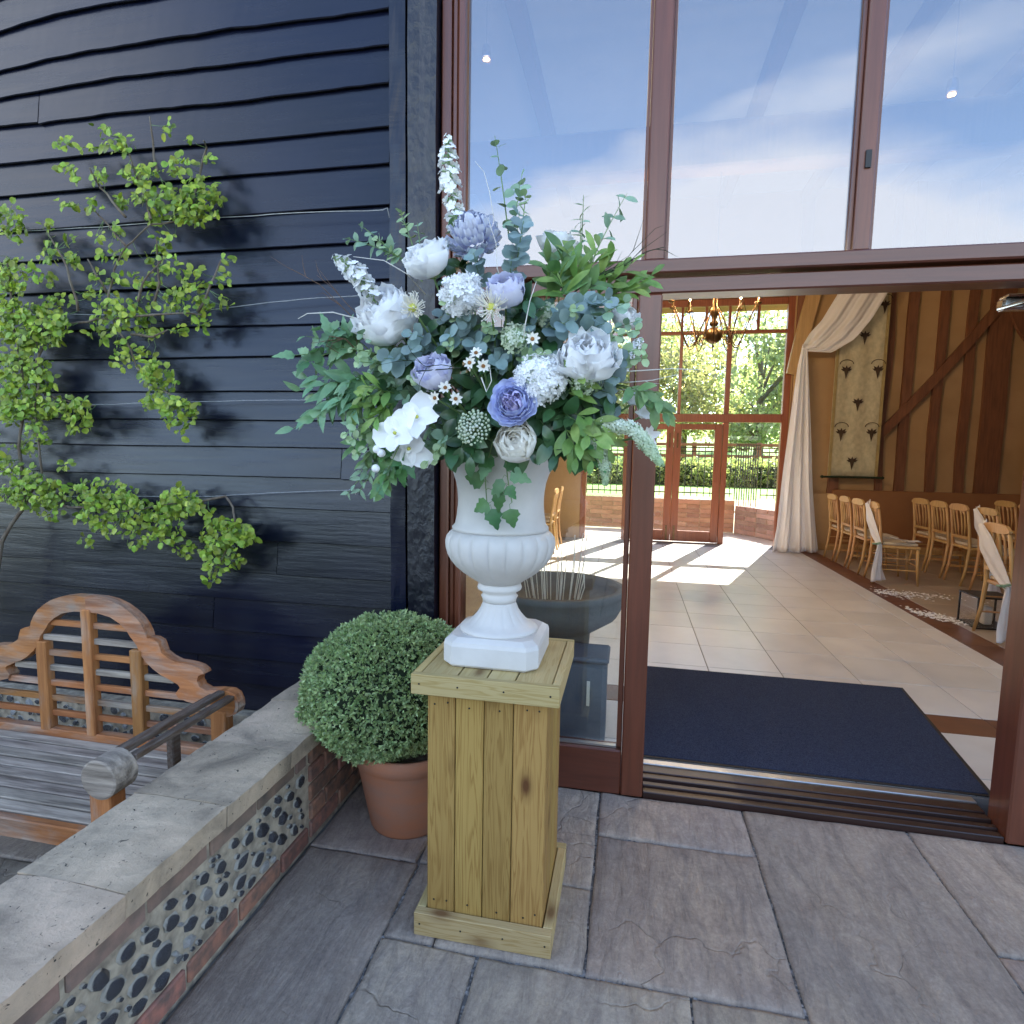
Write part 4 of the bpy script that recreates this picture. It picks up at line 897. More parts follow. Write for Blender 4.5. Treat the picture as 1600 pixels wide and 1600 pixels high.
blobs = [(13,342,25,25,44),(25,362,20,18,14),(26,426,30,26,55),(52,510,57,36,230),(10,460,25,25,36),(20,570,30,25,44),(184,226,28,14,28),(260,197,8,12,6),(100,221,14,10,9),(136,231,14,6,6),(157,200,14,5,6),(105,265,20,8,10),(120,279,10,6,5),(105,318,20,6,7),(218,271,30,18,42),(157,276,15,14,15),(278,258,28,15,24),(310,297,28,20,50),(252,307,45,18,64),(297,331,45,18,80),(241,339,15,12,16),(194,315,14,12,16),(325,247,9,12,7),(297,218,9,4,4),(338,313,12,14,14),(73,355,10,12,6),(82,380,10,10,6),(76,400,16,7,8),(113,405,14,12,13),(110,373,9,7,4),(147,320,14,14,10),(152,368,10,6,5),(184,357,10,12,10),(181,397,25,12,20),(150,431,14,12,9),(73,436,14,8,7),(95,468,30,14,15),(147,460,20,12,13),(181,441,18,16,14),(257,370,20,10,9),(249,389,10,14,8),(236,407,12,8,6),(265,415,22,16,20),(231,436,28,12,18),(304,436,25,16,22),(349,433,12,12,9),(357,404,14,4,5),(184,488,38,25,64),(226,473,18,14,12),(289,465,34,18,42),(341,475,22,14,13),(315,499,16,22,17),(220,499,22,12,16),(265,478,20,12,14),(236,517,22,8,13),(281,515,12,7,8),(147,515,16,8,7),(170,528,14,12,8),(194,541,14,12,9),(189,562,20,14,15),(228,554,16,12,14),(234,580,17,20,42),(262,580,12,12,8),(270,596,10,8,6),(249,604,20,14,18),(244,630,24,14,26),(281,645,26,24,62),(304,638,8,12,8),(283,675,7,8,4),(26,580,36,27,85),(66,575,14,14,10),(75,598,14,18,14),(26,625,34,27,105),(60,636,28,24,60),(112,638,28,19,42),(115,670,12,8,7),(136,662,12,10,9),(55,675,18,18,20),(28,700,16,7,6),(47,703,14,8,7),(70,688,8,8,5),(14,650,18,14,20),(12,727,22,14,26),(36,745,26,16,30),(22,770,26,16,26),(50,770,34,27,55),(86,770,24,22,34),(100,730,14,8,7),(80,803,18,8,11),(160,772,52,24,92),(185,803,70,30,175),(283,785,35,24,92),(140,845,18,10,9),(215,843,18,16,19),(262,830,26,20,42),(294,858,20,12,17),(350,835,42,24,115),(328,869,20,14,21),(367,872,16,10,14),(341,888,18,10,13),(331,906,9,9,5),(325,803,10,9,6),(388,835,16,12,20),(-40,500,50,120,160),(-50,700,50,100,140)]
lv = []
for (cx, cy, rx, ry, n_) in blobs:
    for i in range(int(n_*(2.0 if cx < 130 else 1.6))):
        a = U(0, 2*PI); rr = math.sqrt(rnd()); x = cx+rx*rr*math.cos(a); y = cy+ry*rr*math.sin(a); dep = 2.35-(.12*rnd() if n_ > 18 else .05*rnd())
        p = at(x, y, dep)-CLO; d = Vector((U(-1, 1), U(-.5, .25), U(-1, .6))); nr = Vector((U(-.6, .6), -1, U(-.2, 1.2))); lv.append((p, d, nr, U(.5, 1.25), y))
lv.sort(key=lambda q: (q[0].y-.2*q[3]))
for i, (p, d, nr, s, y) in enumerate(lv[:300]): put('leaf', random.choice(LM['climb']), None, cl, mw=leaf_matrix(p, d, nr, s))
def joined_leaves(items, meshes, mat, name, parent):
    V = []; Fc = []; off = 0
    base = [([v.co.copy() for v in me.vertices], [tuple(p.vertices) for p in me.polygons]) for me in meshes]
    for (p, d, nr, s, *_) in items:
        vs_, fs_ = random.choice(base); M4 = leaf_matrix(p, d, nr, s); V += [tuple(M4 @ q) for q in vs_]; Fc += [tuple(i+off for i in q) for q in fs_]; off += len(vs_)
    me = bpy.data.meshes.new(name); me.from_pydata(V, [], Fc); me.polygons.foreach_set('use_smooth', [True]*len(me.polygons)); return put(name, me, mat, parent, stuff=True)
joined_leaves(lv[300:], LM['climb'], M_leaf_ci, 'leaves', cl)
tw = MB(); bp_ = np.array([tuple(c) for c in CPT])
for (p, d, nr, s, y) in lv[::3]:
    k = int(np.argmin(((bp_-np.array(p))**2).sum(1))); b_ = Vector(bp_[k]); dd = b_-p
    if dd.length > .085: continue
    mid = (p+b_)/2+Vector((U(-.01, .01), U(-.01, .01), -.008)); tw.tube([p, mid, b_], [.0007, .0010, .0014], 3, cap=False)
tw.build('leaf_stalks', M_stem, cl, stuff=True)
for k, (pts_, lab) in enumerate((([(40, 361), (110, 357), (190, 352), (345, 340), (480, 332), (598, 328)], 'topmost galvanised training wire on the black boards'), ([(-20, 487), (160, 492), (300, 488), (420, 472), (560, 462)], 'second training wire from the top behind the climbing shrub'),
        ([(-20, 628), (150, 632), (300, 628), (520, 624), (600, 630)], 'third training wire running across the middle of the black boards'), ([(-20, 770), (100, 775), (330, 776), (420, 770), (545, 766)], 'lowest training wire above the arched bench'))):
    t = thing('training_wire', lab, 'wire', (0, 0, 0), 0, 'training wires on the black boards'); q = [at(x, y, 2.375) for x, y in pts_]; sm = []
    for i in range(len(q)-1):
        for j in range(5): c = q[i].lerp(q[i+1], j/5); c.z += .004*noise.noise(c*6); sm.append(c)
    sm.append(q[-1]); MB().tube(sm, .0018, 5).build('strand', M_wire, t); MB().tube([q[-1], q[-1]+Vector((.015, .012, .012)), q[-1]+Vector((.018, .03, -.02))], .0022, 5).build('hook', M_wire, t)
# ================================================================ FLOWER BUILDERS
FC = Vector((-.386, 1.755, 1.48))
def petal_mesh(name, L, W, cup, curl, ruf, mat, seed, nu=4, nv=6, tip=.5):
    g = MB(); v = []; y = 0; z = 0
    for j in range(nv+1):
        t = j/nv; w = W/2*(math.sin(PI*min(1, .10+t*.80))**tip); th = curl[0]+(curl[1]-curl[0])*t
        if j: y += L/nv*math.sin(th); z += L/nv*math.cos(th)
        for i in range(nu+1):
            u = -1+2*i/nu; e = ruf*t*t*noise.noise(Vector((u*2.6+seed*3, t*3, seed)))
            v.append((u*w, y-cup*W*u*u*(.4+.6*math.sin(PI*t*.8))+e, z+e*1.3-(.10*L*u*u*t)))
    n = nu+1; f = [(j*n+i, j*n+i+1, (j+1)*n+i+1, (j+1)*n+i) for j in range(nv) for i in range(nu)]
    me = g.add(v, f).mesh(name, smooth=True, fix=False); me.materials.append(mat); return me
def place_petal(root, me, phi, r, opn, s=1, z=0, name='petal', twist=0):
    M4 = Matrix.Rotation(phi, 4, 'Z') @ Matrix.Translation((0, r, z)) @ Matrix.Rotation(-opn, 4, 'X') @ Matrix.Rotation(twist, 4, 'Z') @ Matrix.Scale(s, 4)
    return put(name, me, None, root, mw=M4)
def orient(o, d, spin=0):
    o.rotation_mode = 'QUATERNION'; o.rotation_quaternion = d.normalized().to_track_quat('Z', 'Y') @ Quaternion((0, 0, 1), spin)
def flower_root(name, label, pos, d, group=None):
    t = thing(name, label, 'flower', pos, 0, group); orient(t, d, U(0, 6)); return t
def stem_to(root, mat=None):
    inv = root.matrix_basis.inverted() if False else (Matrix.Translation(root.location) @ root.rotation_quaternion.to_matrix().to_4x4()).inverted()
    a = Vector((0, 0, 0)); b = inv @ (FC+Vector((U(-.03, .03), U(-.02, .05), -.05))); mid = (a+b)/2+Vector((0, 0, -.03)); mid = Vector((b.x*.35, b.y*.35, min(-.04, b.z*.5)))
    MB().tube([a, mid, b], [.0028, .0028, .002], 5).build('stem', mat or M_stem, root)
PM = {}
def pset(key, mat, L, W, cup, curl, ruf, nu=4, nv=6, k=4, tip=.5):
    PM[key] = [petal_mesh('petal', L*(1+.06*(i-1)), W*(1+.07*(i % 3-1)), cup, curl, ruf, mat, i*1.7+len(PM)*5, nu, nv, tip) for i in range(k)]
pset('peony', M_white, .070, .088, .25, (.78, -.66), .013, 6, 7, 5, .30)
pset('creamrose', M_cream, .050, .066, .26, (.85, -.75), .005, 5, 6, 4, .32)
pset('lilac', M_lilac, .060, .068, .26, (.78, -.66), .010, 5, 6, 4, .32)
pset('lavo', M_lav, .040, .060, .22, (.55, -.45), .006, 5, 6, 4, .28)
pset('lavi', M_lavc, .030, .026, .35, (.25, -.35), .010, 4, 4, 4, .35)
pset('chrys', M_greyl, .046, .020, .36, (.85, -.95), .003, 3, 6, 4, .6)
pset('spoon', M_cream, .030, .009, .3, (.3, .5), .003, 2, 4, 3)
pset('orchid', M_white, .040, .036, .14, (.1, .25), .004, 4, 6, 3, .45)
pset('daisy', M_cream, .015, .0085, .1, (0, .15), .002, 2, 3, 2, .6)
pset('freesia', M_white, .034, .018, .3, (.25, .5), .004, 3, 5, 3, .5)
def peony(label, x, y, Y, d, R=.056, group='white silk peonies'):
    t = flower_root('white_peony', label, at(x, y, Y), Vector(d), group); s = R/.056
    for (n, opn, r, z, k) in ((6, .80, .015, -.005, 1.0), (6, .60, .014, -.002, 1.0), (6, .42, .012, .0, .98), (6, .25, .009, .002, .93), (5, .10, .006, .003, .86), (4, -.04, .003, .003, .78)):
        for i in range(n): place_petal(t, random.choice(PM['peony']), 2*PI*i/n+n+U(-.15, .15), r*s, opn+U(-.08, .08), s*k*U(.93, 1.07), z*s-.030*s)
    MB().lathe([(.003, -.045*s), (.016*s, -.038*s), (.014*s, -.024*s), (.001, -.02*s)], 10).build('calyx', M_stem, t); stem_to(t); return t
def rose(label, name, x, y, Y, d, outer, inner, R=.06, cen=None, group=None):
    t = flower_root(name, label, at(x, y, Y), Vector(d), group); s = R/.06
    for (n, opn, r, z, k) in (((8, 1.0, .024, -.006, 1.0), (8, .78, .023, -.003, 1.0), (8, .55, .022, .0, .95), (8, .34, .021, .002, .9), (7, .2, .019, .003, .85)) if inner else ((6, .62, .014, -.004, 1.0), (6, .45, .013, .0, .98), (6, .30, .011, .002, .92), (5, .16, .008, .004, .86))):
        for i in range(n): place_petal(t, random.choice(PM[outer]), 2*PI*i/n+n*1.3+U(-.12, .12), r*s, opn+U(-.06, .06), s*k*U(.95, 1.06), z*s-.025*s)
    if inner:
        for (n, r, k, z) in ((14, .0185, 1.0, -.001), (12, .0145, .95, 0), (10, .010, .9, .001), (6, .005, .85, .002)):
            for i in range(n): place_petal(t, random.choice(PM[inner]), 2*PI*i/n+n+U(-.4, .4), r*s, U(-.12, .2), s*k*U(.85, 1.1), z*s-.012*s, twist=U(-1.1, 1.1))
    else:
        for (n, r, k, z) in ((5, .008, .62, .0), (4, .004, .52, .003), (3, .002, .42, .006)):
            for i in range(n): place_petal(t, random.choice(PM[outer]), 2*PI*i/n+n+U(-.2, .2), r*s, U(-.05, .1), s*k, z*s-.016*s)
    if cen: MB().lathe([(.001, .012), (.008, .010), (.010, .004), (.001, -.004)], 10).build('flower_centre', cen, t)
    stem_to(t); return t
def chrys(label, x, y, Y, d, R=.07):
    t = flower_root('lilac_chrysanthemum', label, at(x, y, Y), Vector(d)); s = R/.07
    for (n, opn, r, z) in ((16, 1.55, .026, -.014), (15, 1.25, .024, -.006), (14, .98, .020, .002), (12, .70, .016, .008), (9, .42, .011, .013), (6, .16, .006, .016)):
        for i in range(n): place_petal(t, random.choice(PM['chrys']), 2*PI*i/n+n*.7+U(-.08, .08), r*s, opn+U(-.07, .07), s*U(.95, 1.1), z*s)
    stem_to(t); return t
def spider(label, x, y, Y, d, R=.042):
    t = flower_root('spider_chrysanthemum', label, at(x, y, Y), Vector(d), 'cream spider chrysanthemums')
    for i in range(64):
        a = U(0, 2*PI); o = U(.35, 1.5); L = R*U(.8, 1.15); dr = Vector((math.cos(a)*math.sin(o), math.sin(a)*math.sin(o), math.cos(o))); tip = dr*L; hk = Vector((-math.sin(a), math.cos(a), 0))*U(-.01, .01)
        MB().tube([dr*.004, dr*L*.55, tip*.92+Vector((0, 0, .006))+hk*.5, tip+Vector((0, 0, .012))+hk-dr*.004], [.0009, .0011, .0013, .0009], 4).build('petal', M_cream, t)
    MB().lathe([(.001, .014), (.008, .012), (.012, .006), (.010, .0), (.001, -.004)], 12).build('flower_centre', M_yel, t); stem_to(t); return t
def floret_mesh(s=1, np_=4):
    g = MB()
    for i in range(np_):
        a = i*2*PI/np_; c, sn = math.cos(a), math.sin(a)
        P = [(0, 0, 0), (.0030, .0026, .0012), (.0066, .0036, .0030), (.0092, .0014, .0022), (.0094, -.0014, .0028), (.0062, -.0036, .0024), (.0030, -.0026, .0016)]
        g.add([((p[0]*c-p[1]*sn)*s, (p[0]*sn+p[1]*c)*s, p[2]*s) for p in P], [(0, 1, 2, 6), (6, 2, 3, 5), (5, 3, 4)])
    return g
def puff(name, label, x, y, Y, d, R, mat, n=150, shape=(1, 1, .8), group=None, fl=1.0):
    t = flower_root(name, label, at(x, y, Y), Vector(d), group); g = MB(); base = floret_mesh(fl)
    for i in range(n):
        z = 1-2*(i+.5)/n*.86; a = i*2.39996; r = math.sqrt(max(0, 1-z*z)); q = Vector((r*math.cos(a)*shape[0], r*math.sin(a)*shape[1], z*shape[2]))*R*U(.80, 1.14)
        M4 = Matrix.Translation(q) @ (q+Vector((U(-.8, .8), U(-.8, .8), U(-.8, .8)))*R).to_track_quat('Z', 'Y').to_matrix().to_4x4() @ Matrix.Rotation(U(0, 3), 4, 'Z') @ Matrix.Scale(U(.8, 1.5), 4)
        g.add([M4 @ Vector(p) for p in base.v], base.f)
    g.build('florets', mat, t, stuff=True, fix=False)
    bm = bmesh.new(); bmesh.ops.create_icosphere(bm, subdivisions=2, radius=R*.82)
    for v in bm.verts: v.co = Vector((v.co.x*shape[0], v.co.y*shape[1], v.co.z*shape[2]))
    me = bpy.data.meshes.new('flower_heart'); bm.to_mesh(me); bm.free(); put('flower_heart', me, M_eucl if mat == M_pale else M_pale, t); stem_to(t); return t
def spire(name, label, pts_, r0, mat, n, Ys, fl=1.7, group=None, bud=M_eucl):
    q = [at(x, y, Y) for (x, y), Y in zip(pts_, Ys)]; o = q[0]; t = thing(name, label, 'flower', o, 0, group); q = [p-o for p in q]
    sm = [];
    for i in range(len(q)-1):
        for k in range(6): sm.append(q[i].lerp(q[i+1], k/6))
    sm.append(q[-1]); MB().tube(sm+[FC-o], .0026, 5).build('stem', M_stem, t); g = MB(); gc = MB(); base = floret_mesh(fl, 5 if fl > 1.2 else 4)
    for i in range(n):
        f = (i+.5)/n; k = min(len(sm)-2, int(f*(len(sm)-1))); c = sm[k].lerp(sm[k+1], f*(len(sm)-1)-k); ax = (sm[k+1]-sm[k]).normalized(); a = i*2.39996
        u = ax.orthogonal().normalized(); w_ = ax.cross(u); rr = r0*(.45+.75*min(1, f*3))*U(.75, 1.15); dr = (u*math.cos(a)+w_*math.sin(a)); p = c+dr*rr
        gc.tube([c, c.lerp(p, .5), p-dr*.001], [.0012, .0020, .0030], 5); M4 = Matrix.Translation(p) @ (dr-ax*U(.0, .9)+Vector((U(-.3, .3), U(-.3, .3), U(-.3, .3)))).to_track_quat('Z', 'Y').to_matrix().to_4x4() @ Matrix.Rotation(U(0, 3), 4, 'Z') @ Matrix.Scale(U(.8, 1.2)*(.5+.6*min(1, f*2.5)), 4)
        g.add([M4 @ Vector(v) for v in base.v], base.f)
    g.build('florets', mat, t, stuff=True, fix=False); gc.build('calyces', bud, t, stuff=True)
    g = MB()
    for i in range(9):
        c = sm[0].lerp(sm[min(3, len(sm)-1)], rnd()); p = c+Vector((U(-1, 1), U(-1, 1), U(-.6, 1)))*r0*.4; g.box(p.x-.004, p.x+.004, p.y-.004, p.y+.004, p.z-.005, p.z+.005, ch=.002)
    g.build('buds', bud, t, stuff=True); return t
def daisy(label, x, y, Y, d):
    t = flower_root('small_daisy', label, at(x, y, Y), Vector(d), 'small cream daisies')
    for i in range(8): place_petal(t, random.choice(PM['daisy']), 2*PI*i/8+U(-.1, .1), .003, 1.25+U(-.2, .2), U(.9, 1.15))
    MB().lathe([(.001, .005), (.0045, .004), (.005, .001), (.001, -.002)], 9).build('flower_centre', M_brown, t); stem_to(t); return t
def orchid(label, x, y, Y, d):
    t = flower_root('white_orchid', label, at(x, y, Y), Vector(d), 'white orchid blooms')
    for ph, s, o in ((0, 1.25, 1.3), (1.15, 1.75, 1.45), (-1.15, 1.75, 1.45), (2.4, 1.3, 1.2), (-2.4, 1.3, 1.2)): place_petal(t, random.choice(PM['orchid']), ph, .002, o, s)
    for ph in (-.5, .5, PI): place_petal(t, PM['orchid'][0], ph+PI, .001, .55, .42, name='lip')
    MB().lathe([(.001, .012), (.004, .010), (.005, .002), (.001, -.002)], 8).build('flower_centre', M_yel, t); stem_to(t); return t
FLW = [  # description and measured place used to tell the foliage where it grows
 ('the upper white peony', 665, 395), ('the grey lilac chrysanthemum', 743, 368), ('the faint white peony by the window', 872, 372), ('the upper lilac rose', 790, 445), ('the fluffy white hydrangea', 722, 458), ('the big white peony on the left', 600, 487),
 ('the right spider chrysanthemum', 770, 480), ('the twig wrapped lilac rose', 680, 574), ('the open lavender rose', 800, 628), ('the cream rose on the urn rim', 806, 693), ('the big white peony on the right', 915, 545), ('the white hydrangea beside the lavender rose', 845, 592),
 ('the white orchids', 630, 665), ('the white berry cluster', 742, 668), ('the tall white stock spire', 703, 270), ('the trailing white spray', 1000, 690)]
peony('half open white peony high on the left above the fluffy hydrangea', 668, 408, 1.50, (-.25, -.6, .75), .060)
peony('largest white peony on the left side beside the cream spider chrysanthemum', 606, 500, 1.52, (-.28, -.72, .62), .086)
peony('pale white peony at the upper right in front of the window', 872, 384, 1.72, (.15, -.4, 1), .052)
peony('white peony with ragged edge on the right side of the arrangement', 918, 560, 1.44, (.12, -.75, .62), .068)
peony('small white peony at the far right edge of the arrangement', 975, 497, 1.62, (.4, -.6, .7), .036)
chrys('grey lilac chrysanthemum with incurved petals near the top', 741, 372, 1.58, (-.05, -.8, .55), .082)
rose('upper lilac rose right of the fluffy white hydrangea', 'lilac_rose', 790, 458, 1.46, (.05, -.65, .7), 'lilac', None, .068, group='lilac roses')
rose('lilac rose wrapped by a thin dark twig left of the daisies', 'lilac_rose', 679, 584, 1.44, (-.12, -.75, .6), 'lilac', None, .068, group='lilac roses')
rose('fully open lavender rose with ruffled mauve centre facing the front', 'lavender_rose', 800, 628, 1.40, (.0, -1, .12), 'lavo', 'lavi', .064)
rose('cream white rose resting on the urn rim', 'cream_rose', 806, 690, 1.44, (.02, -.9, .25), 'creamrose', None, .084)
puff('white_hydrangea', 'fluffy white hydrangea head left of the upper lilac rose', 722, 460, 1.46, (-.1, -.8, .5), .050, M_white, 300, group='white hydrangea heads')
puff('white_hydrangea', 'white hydrangea head right above the open lavender rose', 845, 592, 1.44, (.1, -.9, .4), .056, M_white, 340, group='white hydrangea heads')
puff('green_viburnum', 'small cream green viburnum cluster at the centre below the right spider chrysanthemum', 805, 528, 1.46, (.1, -.9, .5), .034, M_pale, 70, fl=.8)
puff('green_viburnum', 'small pale viburnum cluster under the white peony on the right', 915, 592, 1.44, (.1, -.9, .2), .034, M_pale, 70, fl=.8)
puff('green_viburnum', 'small pale cluster between the dark right leaves and upper peony', 852, 490, 1.52, (.1, -.9, .5), .030, M_pale, 60, fl=.8)
spider('cream spider chrysanthemum with yellow centre right of the fluffy hydrangea', 768, 482, 1.42, (.1, -.95, .25), .046)
spider('cream spider chrysanthemum tucked against the largest white peony', 645, 482, 1.43, (.1, -.95, .2), .038)
for lab, x, y, dd in (('daisy lowest of the pair above the orchids, right one', 712, 623, (.3, -1, 0)), ('daisy above the orchids nearest the twig wrapped rose', 696, 606, (0, -1, .3)), ('daisy partly behind the upper orchid petal', 680, 622, (-.4, -1, 0)), ('daisy right of the twig wrapped rose, left one of its cluster', 734, 567, (-.2, -1, .2)), ('daisy right of the twig wrapped rose, right one of its cluster', 755, 572, (.3, -1, 0)), ('daisy on top of the cluster right of the twig wrapped rose', 744, 552, (0, -.8, .6)), ('single daisy between the viburnum and the right white peony', 832, 580-50, (.1, -1, .2))):
    daisy(lab, x, y, 1.41, dd)
orchid('lower white orchid bloom at the left above the urn rim', 619, 677, 1.42, (-.2, -1, .1)); orchid('upper white orchid bloom touching the daisies', 652, 652, 1.43, (.1, -1, .25)); orchid('third white orchid bloom hanging below the other two', 640, 700, 1.45, (.0, -.9, -.3))
t = thing('orchid_buds', 'two round white orchid buds on a green stalk below the orchid blooms', 'flower', at(590, 702, 1.43))
MB().tube([(0, 0, 0), (.03, 0, -.05), (.06, 0, .01), at(625, 690, 1.46)-at(590, 702, 1.43)], .0018, 5).build('stem', M_stem, t)
for dx, dz in ((0, 0), (.012, -.010), (-.004, -.050)):
    bm = bmesh.new(); bmesh.ops.create_uvsphere(bm, u_segments=12, v_segments=8, radius=.011); me = bpy.data.meshes.new('bud'); bm.to_mesh(me); bm.free(); me.polygons.foreach_set('use_smooth', [True]*len(me.polygons)); put('bud', me, M_white, t, loc=(dx, -.004, dz))
t = flower_root('white_berry_cluster', 'domed cluster of tiny white berries left of the open lavender rose', at(740, 668, 1.41), Vector((-.1, -1, .1))); g = MB(); g2 = MB()
for i in range(85):
    a = i*2.39996; r = .046*math.sqrt((i+.5)/85); p = Vector((r*math.cos(a), r*math.sin(a)*.95, .018*(1-(r/.046)**2)+U(-.005, .005))); s = U(.0028, .0048); g.lathe([(s*.05, -s), (s*.75, -s*.6), (s, 0), (s*.75, s*.6), (s*.05, s)], 7, c=p)
    if i % 3 == 0: g2.tube([p, p*.5+Vector((0, 0, -.02)), (0, 0, -.04)], .0008, 3)
g.build('berries', M_pale, t, stuff=True, smooth=True); g2.build('stalks', M_stem, t, stuff=True); stem_to(t)
spire('white_stock', 'tall upright white stock spire at the top left of the arrangement', [(700, 212), (701, 250), (705, 300), (714, 350)], .017, M_white, 46, [1.68, 1.67, 1.65, 1.62], 1.75, 'white stock spires')
spire('white_stock', 'white stock spire leaning out to the left below the eucalyptus', [(522, 402), (545, 415), (568, 440), (585, 470)], .016, M_white, 38, [1.52, 1.5, 1.5, 1.5], 1.75, 'white stock spires')
spire('trailing_spray', 'long trailing spray of tiny pale florets arching out to the lower right', [(1034, 728), (1015, 700), (990, 670), (945, 662)], .0115, M_pale, 190, [1.38, 1.40, 1.42, 1.44], .8, 'trailing pale sprays')
spire('trailing_spray', 'short trailing spray of tiny pale florets hanging beside the urn neck', [(946, 758), (946, 730), (940, 705), (925, 680)], .0105, M_pale, 130, [1.42, 1.43, 1.44, 1.46], .8, 'trailing pale sprays')
spire('trailing_spray', 'small white floret spray at the right edge beside the peony', [(1003, 530), (990, 545), (978, 560), (965, 590)], .012, M_white, 60, [1.55, 1.55, 1.55, 1.55], 1.0, 'trailing pale sprays')
for lab, x, y, dd in (('white freesia bloom at the far right pointing up', 1000, 652, (.5, -.6, .6)), ('white freesia bloom behind the trailing spray', 985, 632, (.3, -.8, .8)), ('white freesia bloom low at the right edge', 1008, 682, (.7, -.7, .1))):
    t = flower_root('white_freesia', lab, at(x, y, 1.5), Vector(dd), 'white freesia blooms')
    for i in range(6): place_petal(t, random.choice(PM['freesia']), i*PI/3, .002, .45+.1*(i % 2), 1)
    stem_to(t)

# ================================================================ FOLIAGE OF THE ARRANGEMENT
KW = {'euc': 'blue round eucalyptus', 'eucg': 'grey green eucalyptus', 'eucd': 'oval leaved eucalyptus', 'eucl': 'pale eucalyptus tips', 'dark': 'dark glossy sprig', 'lime': 'yellow green sprig', 'mid': 'mid green sprig', 'tealv': 'broad teal sprig', 'lance': 'narrow pointed sprig', 'ivy': 'toothed vine sprig', 'fern': 'fine feathery sprig', 'grey': 'grey willowy sprig'}
seen = {}; LS = 1.3
def sprig(kind, tip, base=None, n=12, start=.35, size=1.0, ang=1.0, sag=0, label=None, pos=None, bend=None, name=None, mat=None, facing=.7, pair=True):
    """tip/base: world points; leaves grow in pairs along the outer part of the stem"""
    tip = Vector(tip); base = Vector(base) if base is not None else FC+Vector((U(-.05, .05), U(-.05, .05), U(-.05, .03)))
    c = base.lerp(tip, .5)+(Vector(bend) if bend else Vector((0, 0, .25*(tip-base).length*.3)))+Vector((0, 0, -sag))
    if label is None:
        if pos: x, y = pos
        else:
            v = tip.lerp(base, .2)-CAM; x = 800+FPX*v.dot(R_)/v.dot(_F); y = 800-FPX*v.dot(U_)/v.dot(_F)
        nm, fx, fy = min(FLW, key=lambda q: (q[1]-x)**2+(q[2]-y)**2); dx, dy = x-fx, y-fy; dist = math.hypot(dx, dy)
        side = ('right of' if dx > 0 else 'left of') if abs(dx) > abs(dy)*1.6 else (('below' if dy > 0 else 'above') if abs(dy) > abs(dx)*1.6 else ('low right of' if dx > 0 and dy > 0 else 'high right of' if dx > 0 else 'low left of' if dy > 0 else 'high left of'))
        label = f'{KW[kind]} {"just" if dist < 32 else ("near" if dist < 62 else "far")} {side} {nm}'; seen.setdefault(label, []).append((y, None)); auto = True
    else: auto = False
    nmz = name or {'euc': 'eucalyptus_sprig', 'eucg': 'eucalyptus_sprig', 'eucd': 'eucalyptus_sprig', 'eucl': 'eucalyptus_sprig', 'ivy': 'vine_sprig', 'fern': 'fern_sprig'}.get(kind, 'leaf_sprig')
    t = thing(nmz, label, 'foliage', base, 0, 'foliage sprigs of the flower arrangement' if not name else None)
    if auto: seen[label][-1] = (seen[label][-1][0], t)
    N = 12; pts_ = []
    for i in range(N+1):
        s = i/N; pts_.append(base*(1-s)**2+c*2*s*(1-s)+tip*s*s-base)
    MB().tube(pts_, [.0022*(1-.65*i/N) for i in range(N+1)], 4).build('stem', mat or M_stem, t)
    rot = U(0, PI)
    for i in range(n):
        s = start+(1-start)*((i//2 if pair else i)+.5)/((n/2) if pair else n); s = min(s, .995); k = min(N-1, int(s*N)); p = pts_[k].lerp(pts_[k+1], s*N-k); ax = (pts_[k+1]-pts_[k]).normalized()
        u = ax.orthogonal().normalized(); w_ = ax.cross(u); a = rot+(i//2)*PI/2*1.06+(i % 2)*PI if pair else i*2.4+rot
        sd_ = u*math.cos(a)+w_*math.sin(a); d = ax*math.cos(ang)+sd_*math.sin(ang)+Vector((U(-.2, .2), U(-.2, .2), U(-.25, .1)))
        d.z -= .12; nr = Vector((U(-.5, .5), -facing-U(0, .6), U(.1, .9)))+ax*.3
        put('leaf', random.choice(LM[kind]), None, t, mw=leaf_matrix(p, d, nr, LS*size*U(.8, 1.15)*(1.1-.35*(s-start)/(1-start+1e-6))))
    return t
A = lambda x, y, Y: at(x, y, Y)
# sprigs that make the outline
sprig('eucd', A(540, 372, 1.55), A(660, 420, 1.60), 14, .25, 1.25, 1.1, label='oval leaved eucalyptus sprig reaching out to the upper left over the white stock')
sprig('eucg', A(560, 350, 1.6), A(660, 440, 1.6), 10, .3, .8, 1.1); sprig('eucl', A(625, 330, 1.6), A(650, 400, 1.6), 10, .3, 1.2, .9); sprig('eucl', A(585, 372, 1.55), A(640, 420, 1.6), 10, .3, 1.1, .9); sprig('grey', A(652, 348, 1.58), A(660, 420, 1.6), 8, .3, .6)
sprig('eucg', A(773, 212, 1.72), A(795, 370, 1.66), 9, .10, 1.05, 1.25, label='thin eucalyptus sprig rising highest at the top centre before the window', pair=False, facing=.2)
sprig('eucg', A(815, 275, 1.66), A(800, 380, 1.62), 12, .15, 1.0, 1.1); sprig('euc', A(812, 330, 1.6), A(800, 440, 1.6), 10, .25, 1.05); sprig('eucl', A(822, 300, 1.63), A(815, 370, 1.62), 8, .2, 1.2)
sprig('eucd', A(980, 302, 1.70), A(915, 430, 1.66), 12, .2, 1.35, 1.15, label='oval leaved eucalyptus sprig leaning to the upper right before the window')
sprig('fern', A(912, 305, 1.7), A(908, 400, 1.66), 14, .1, 1.0, 1.3, label='thin pale stem with narrow leaves standing upright right of the pale peony')
sprig('eucd', A(908, 340, 1.68), A(905, 430, 1.64), 8, .2, .9, 1.35)
for x, y, Y in ((955, 405, 1.6), (935, 385, 1.6), (1018, 430, 1.62), (985, 415, 1.6), (1000, 445, 1.6), (900, 400, 1.58), (870, 430, 1.54)): sprig('lime', A(x, y, Y), A(900, 500, 1.62), 9, .35, 1.0, .55)
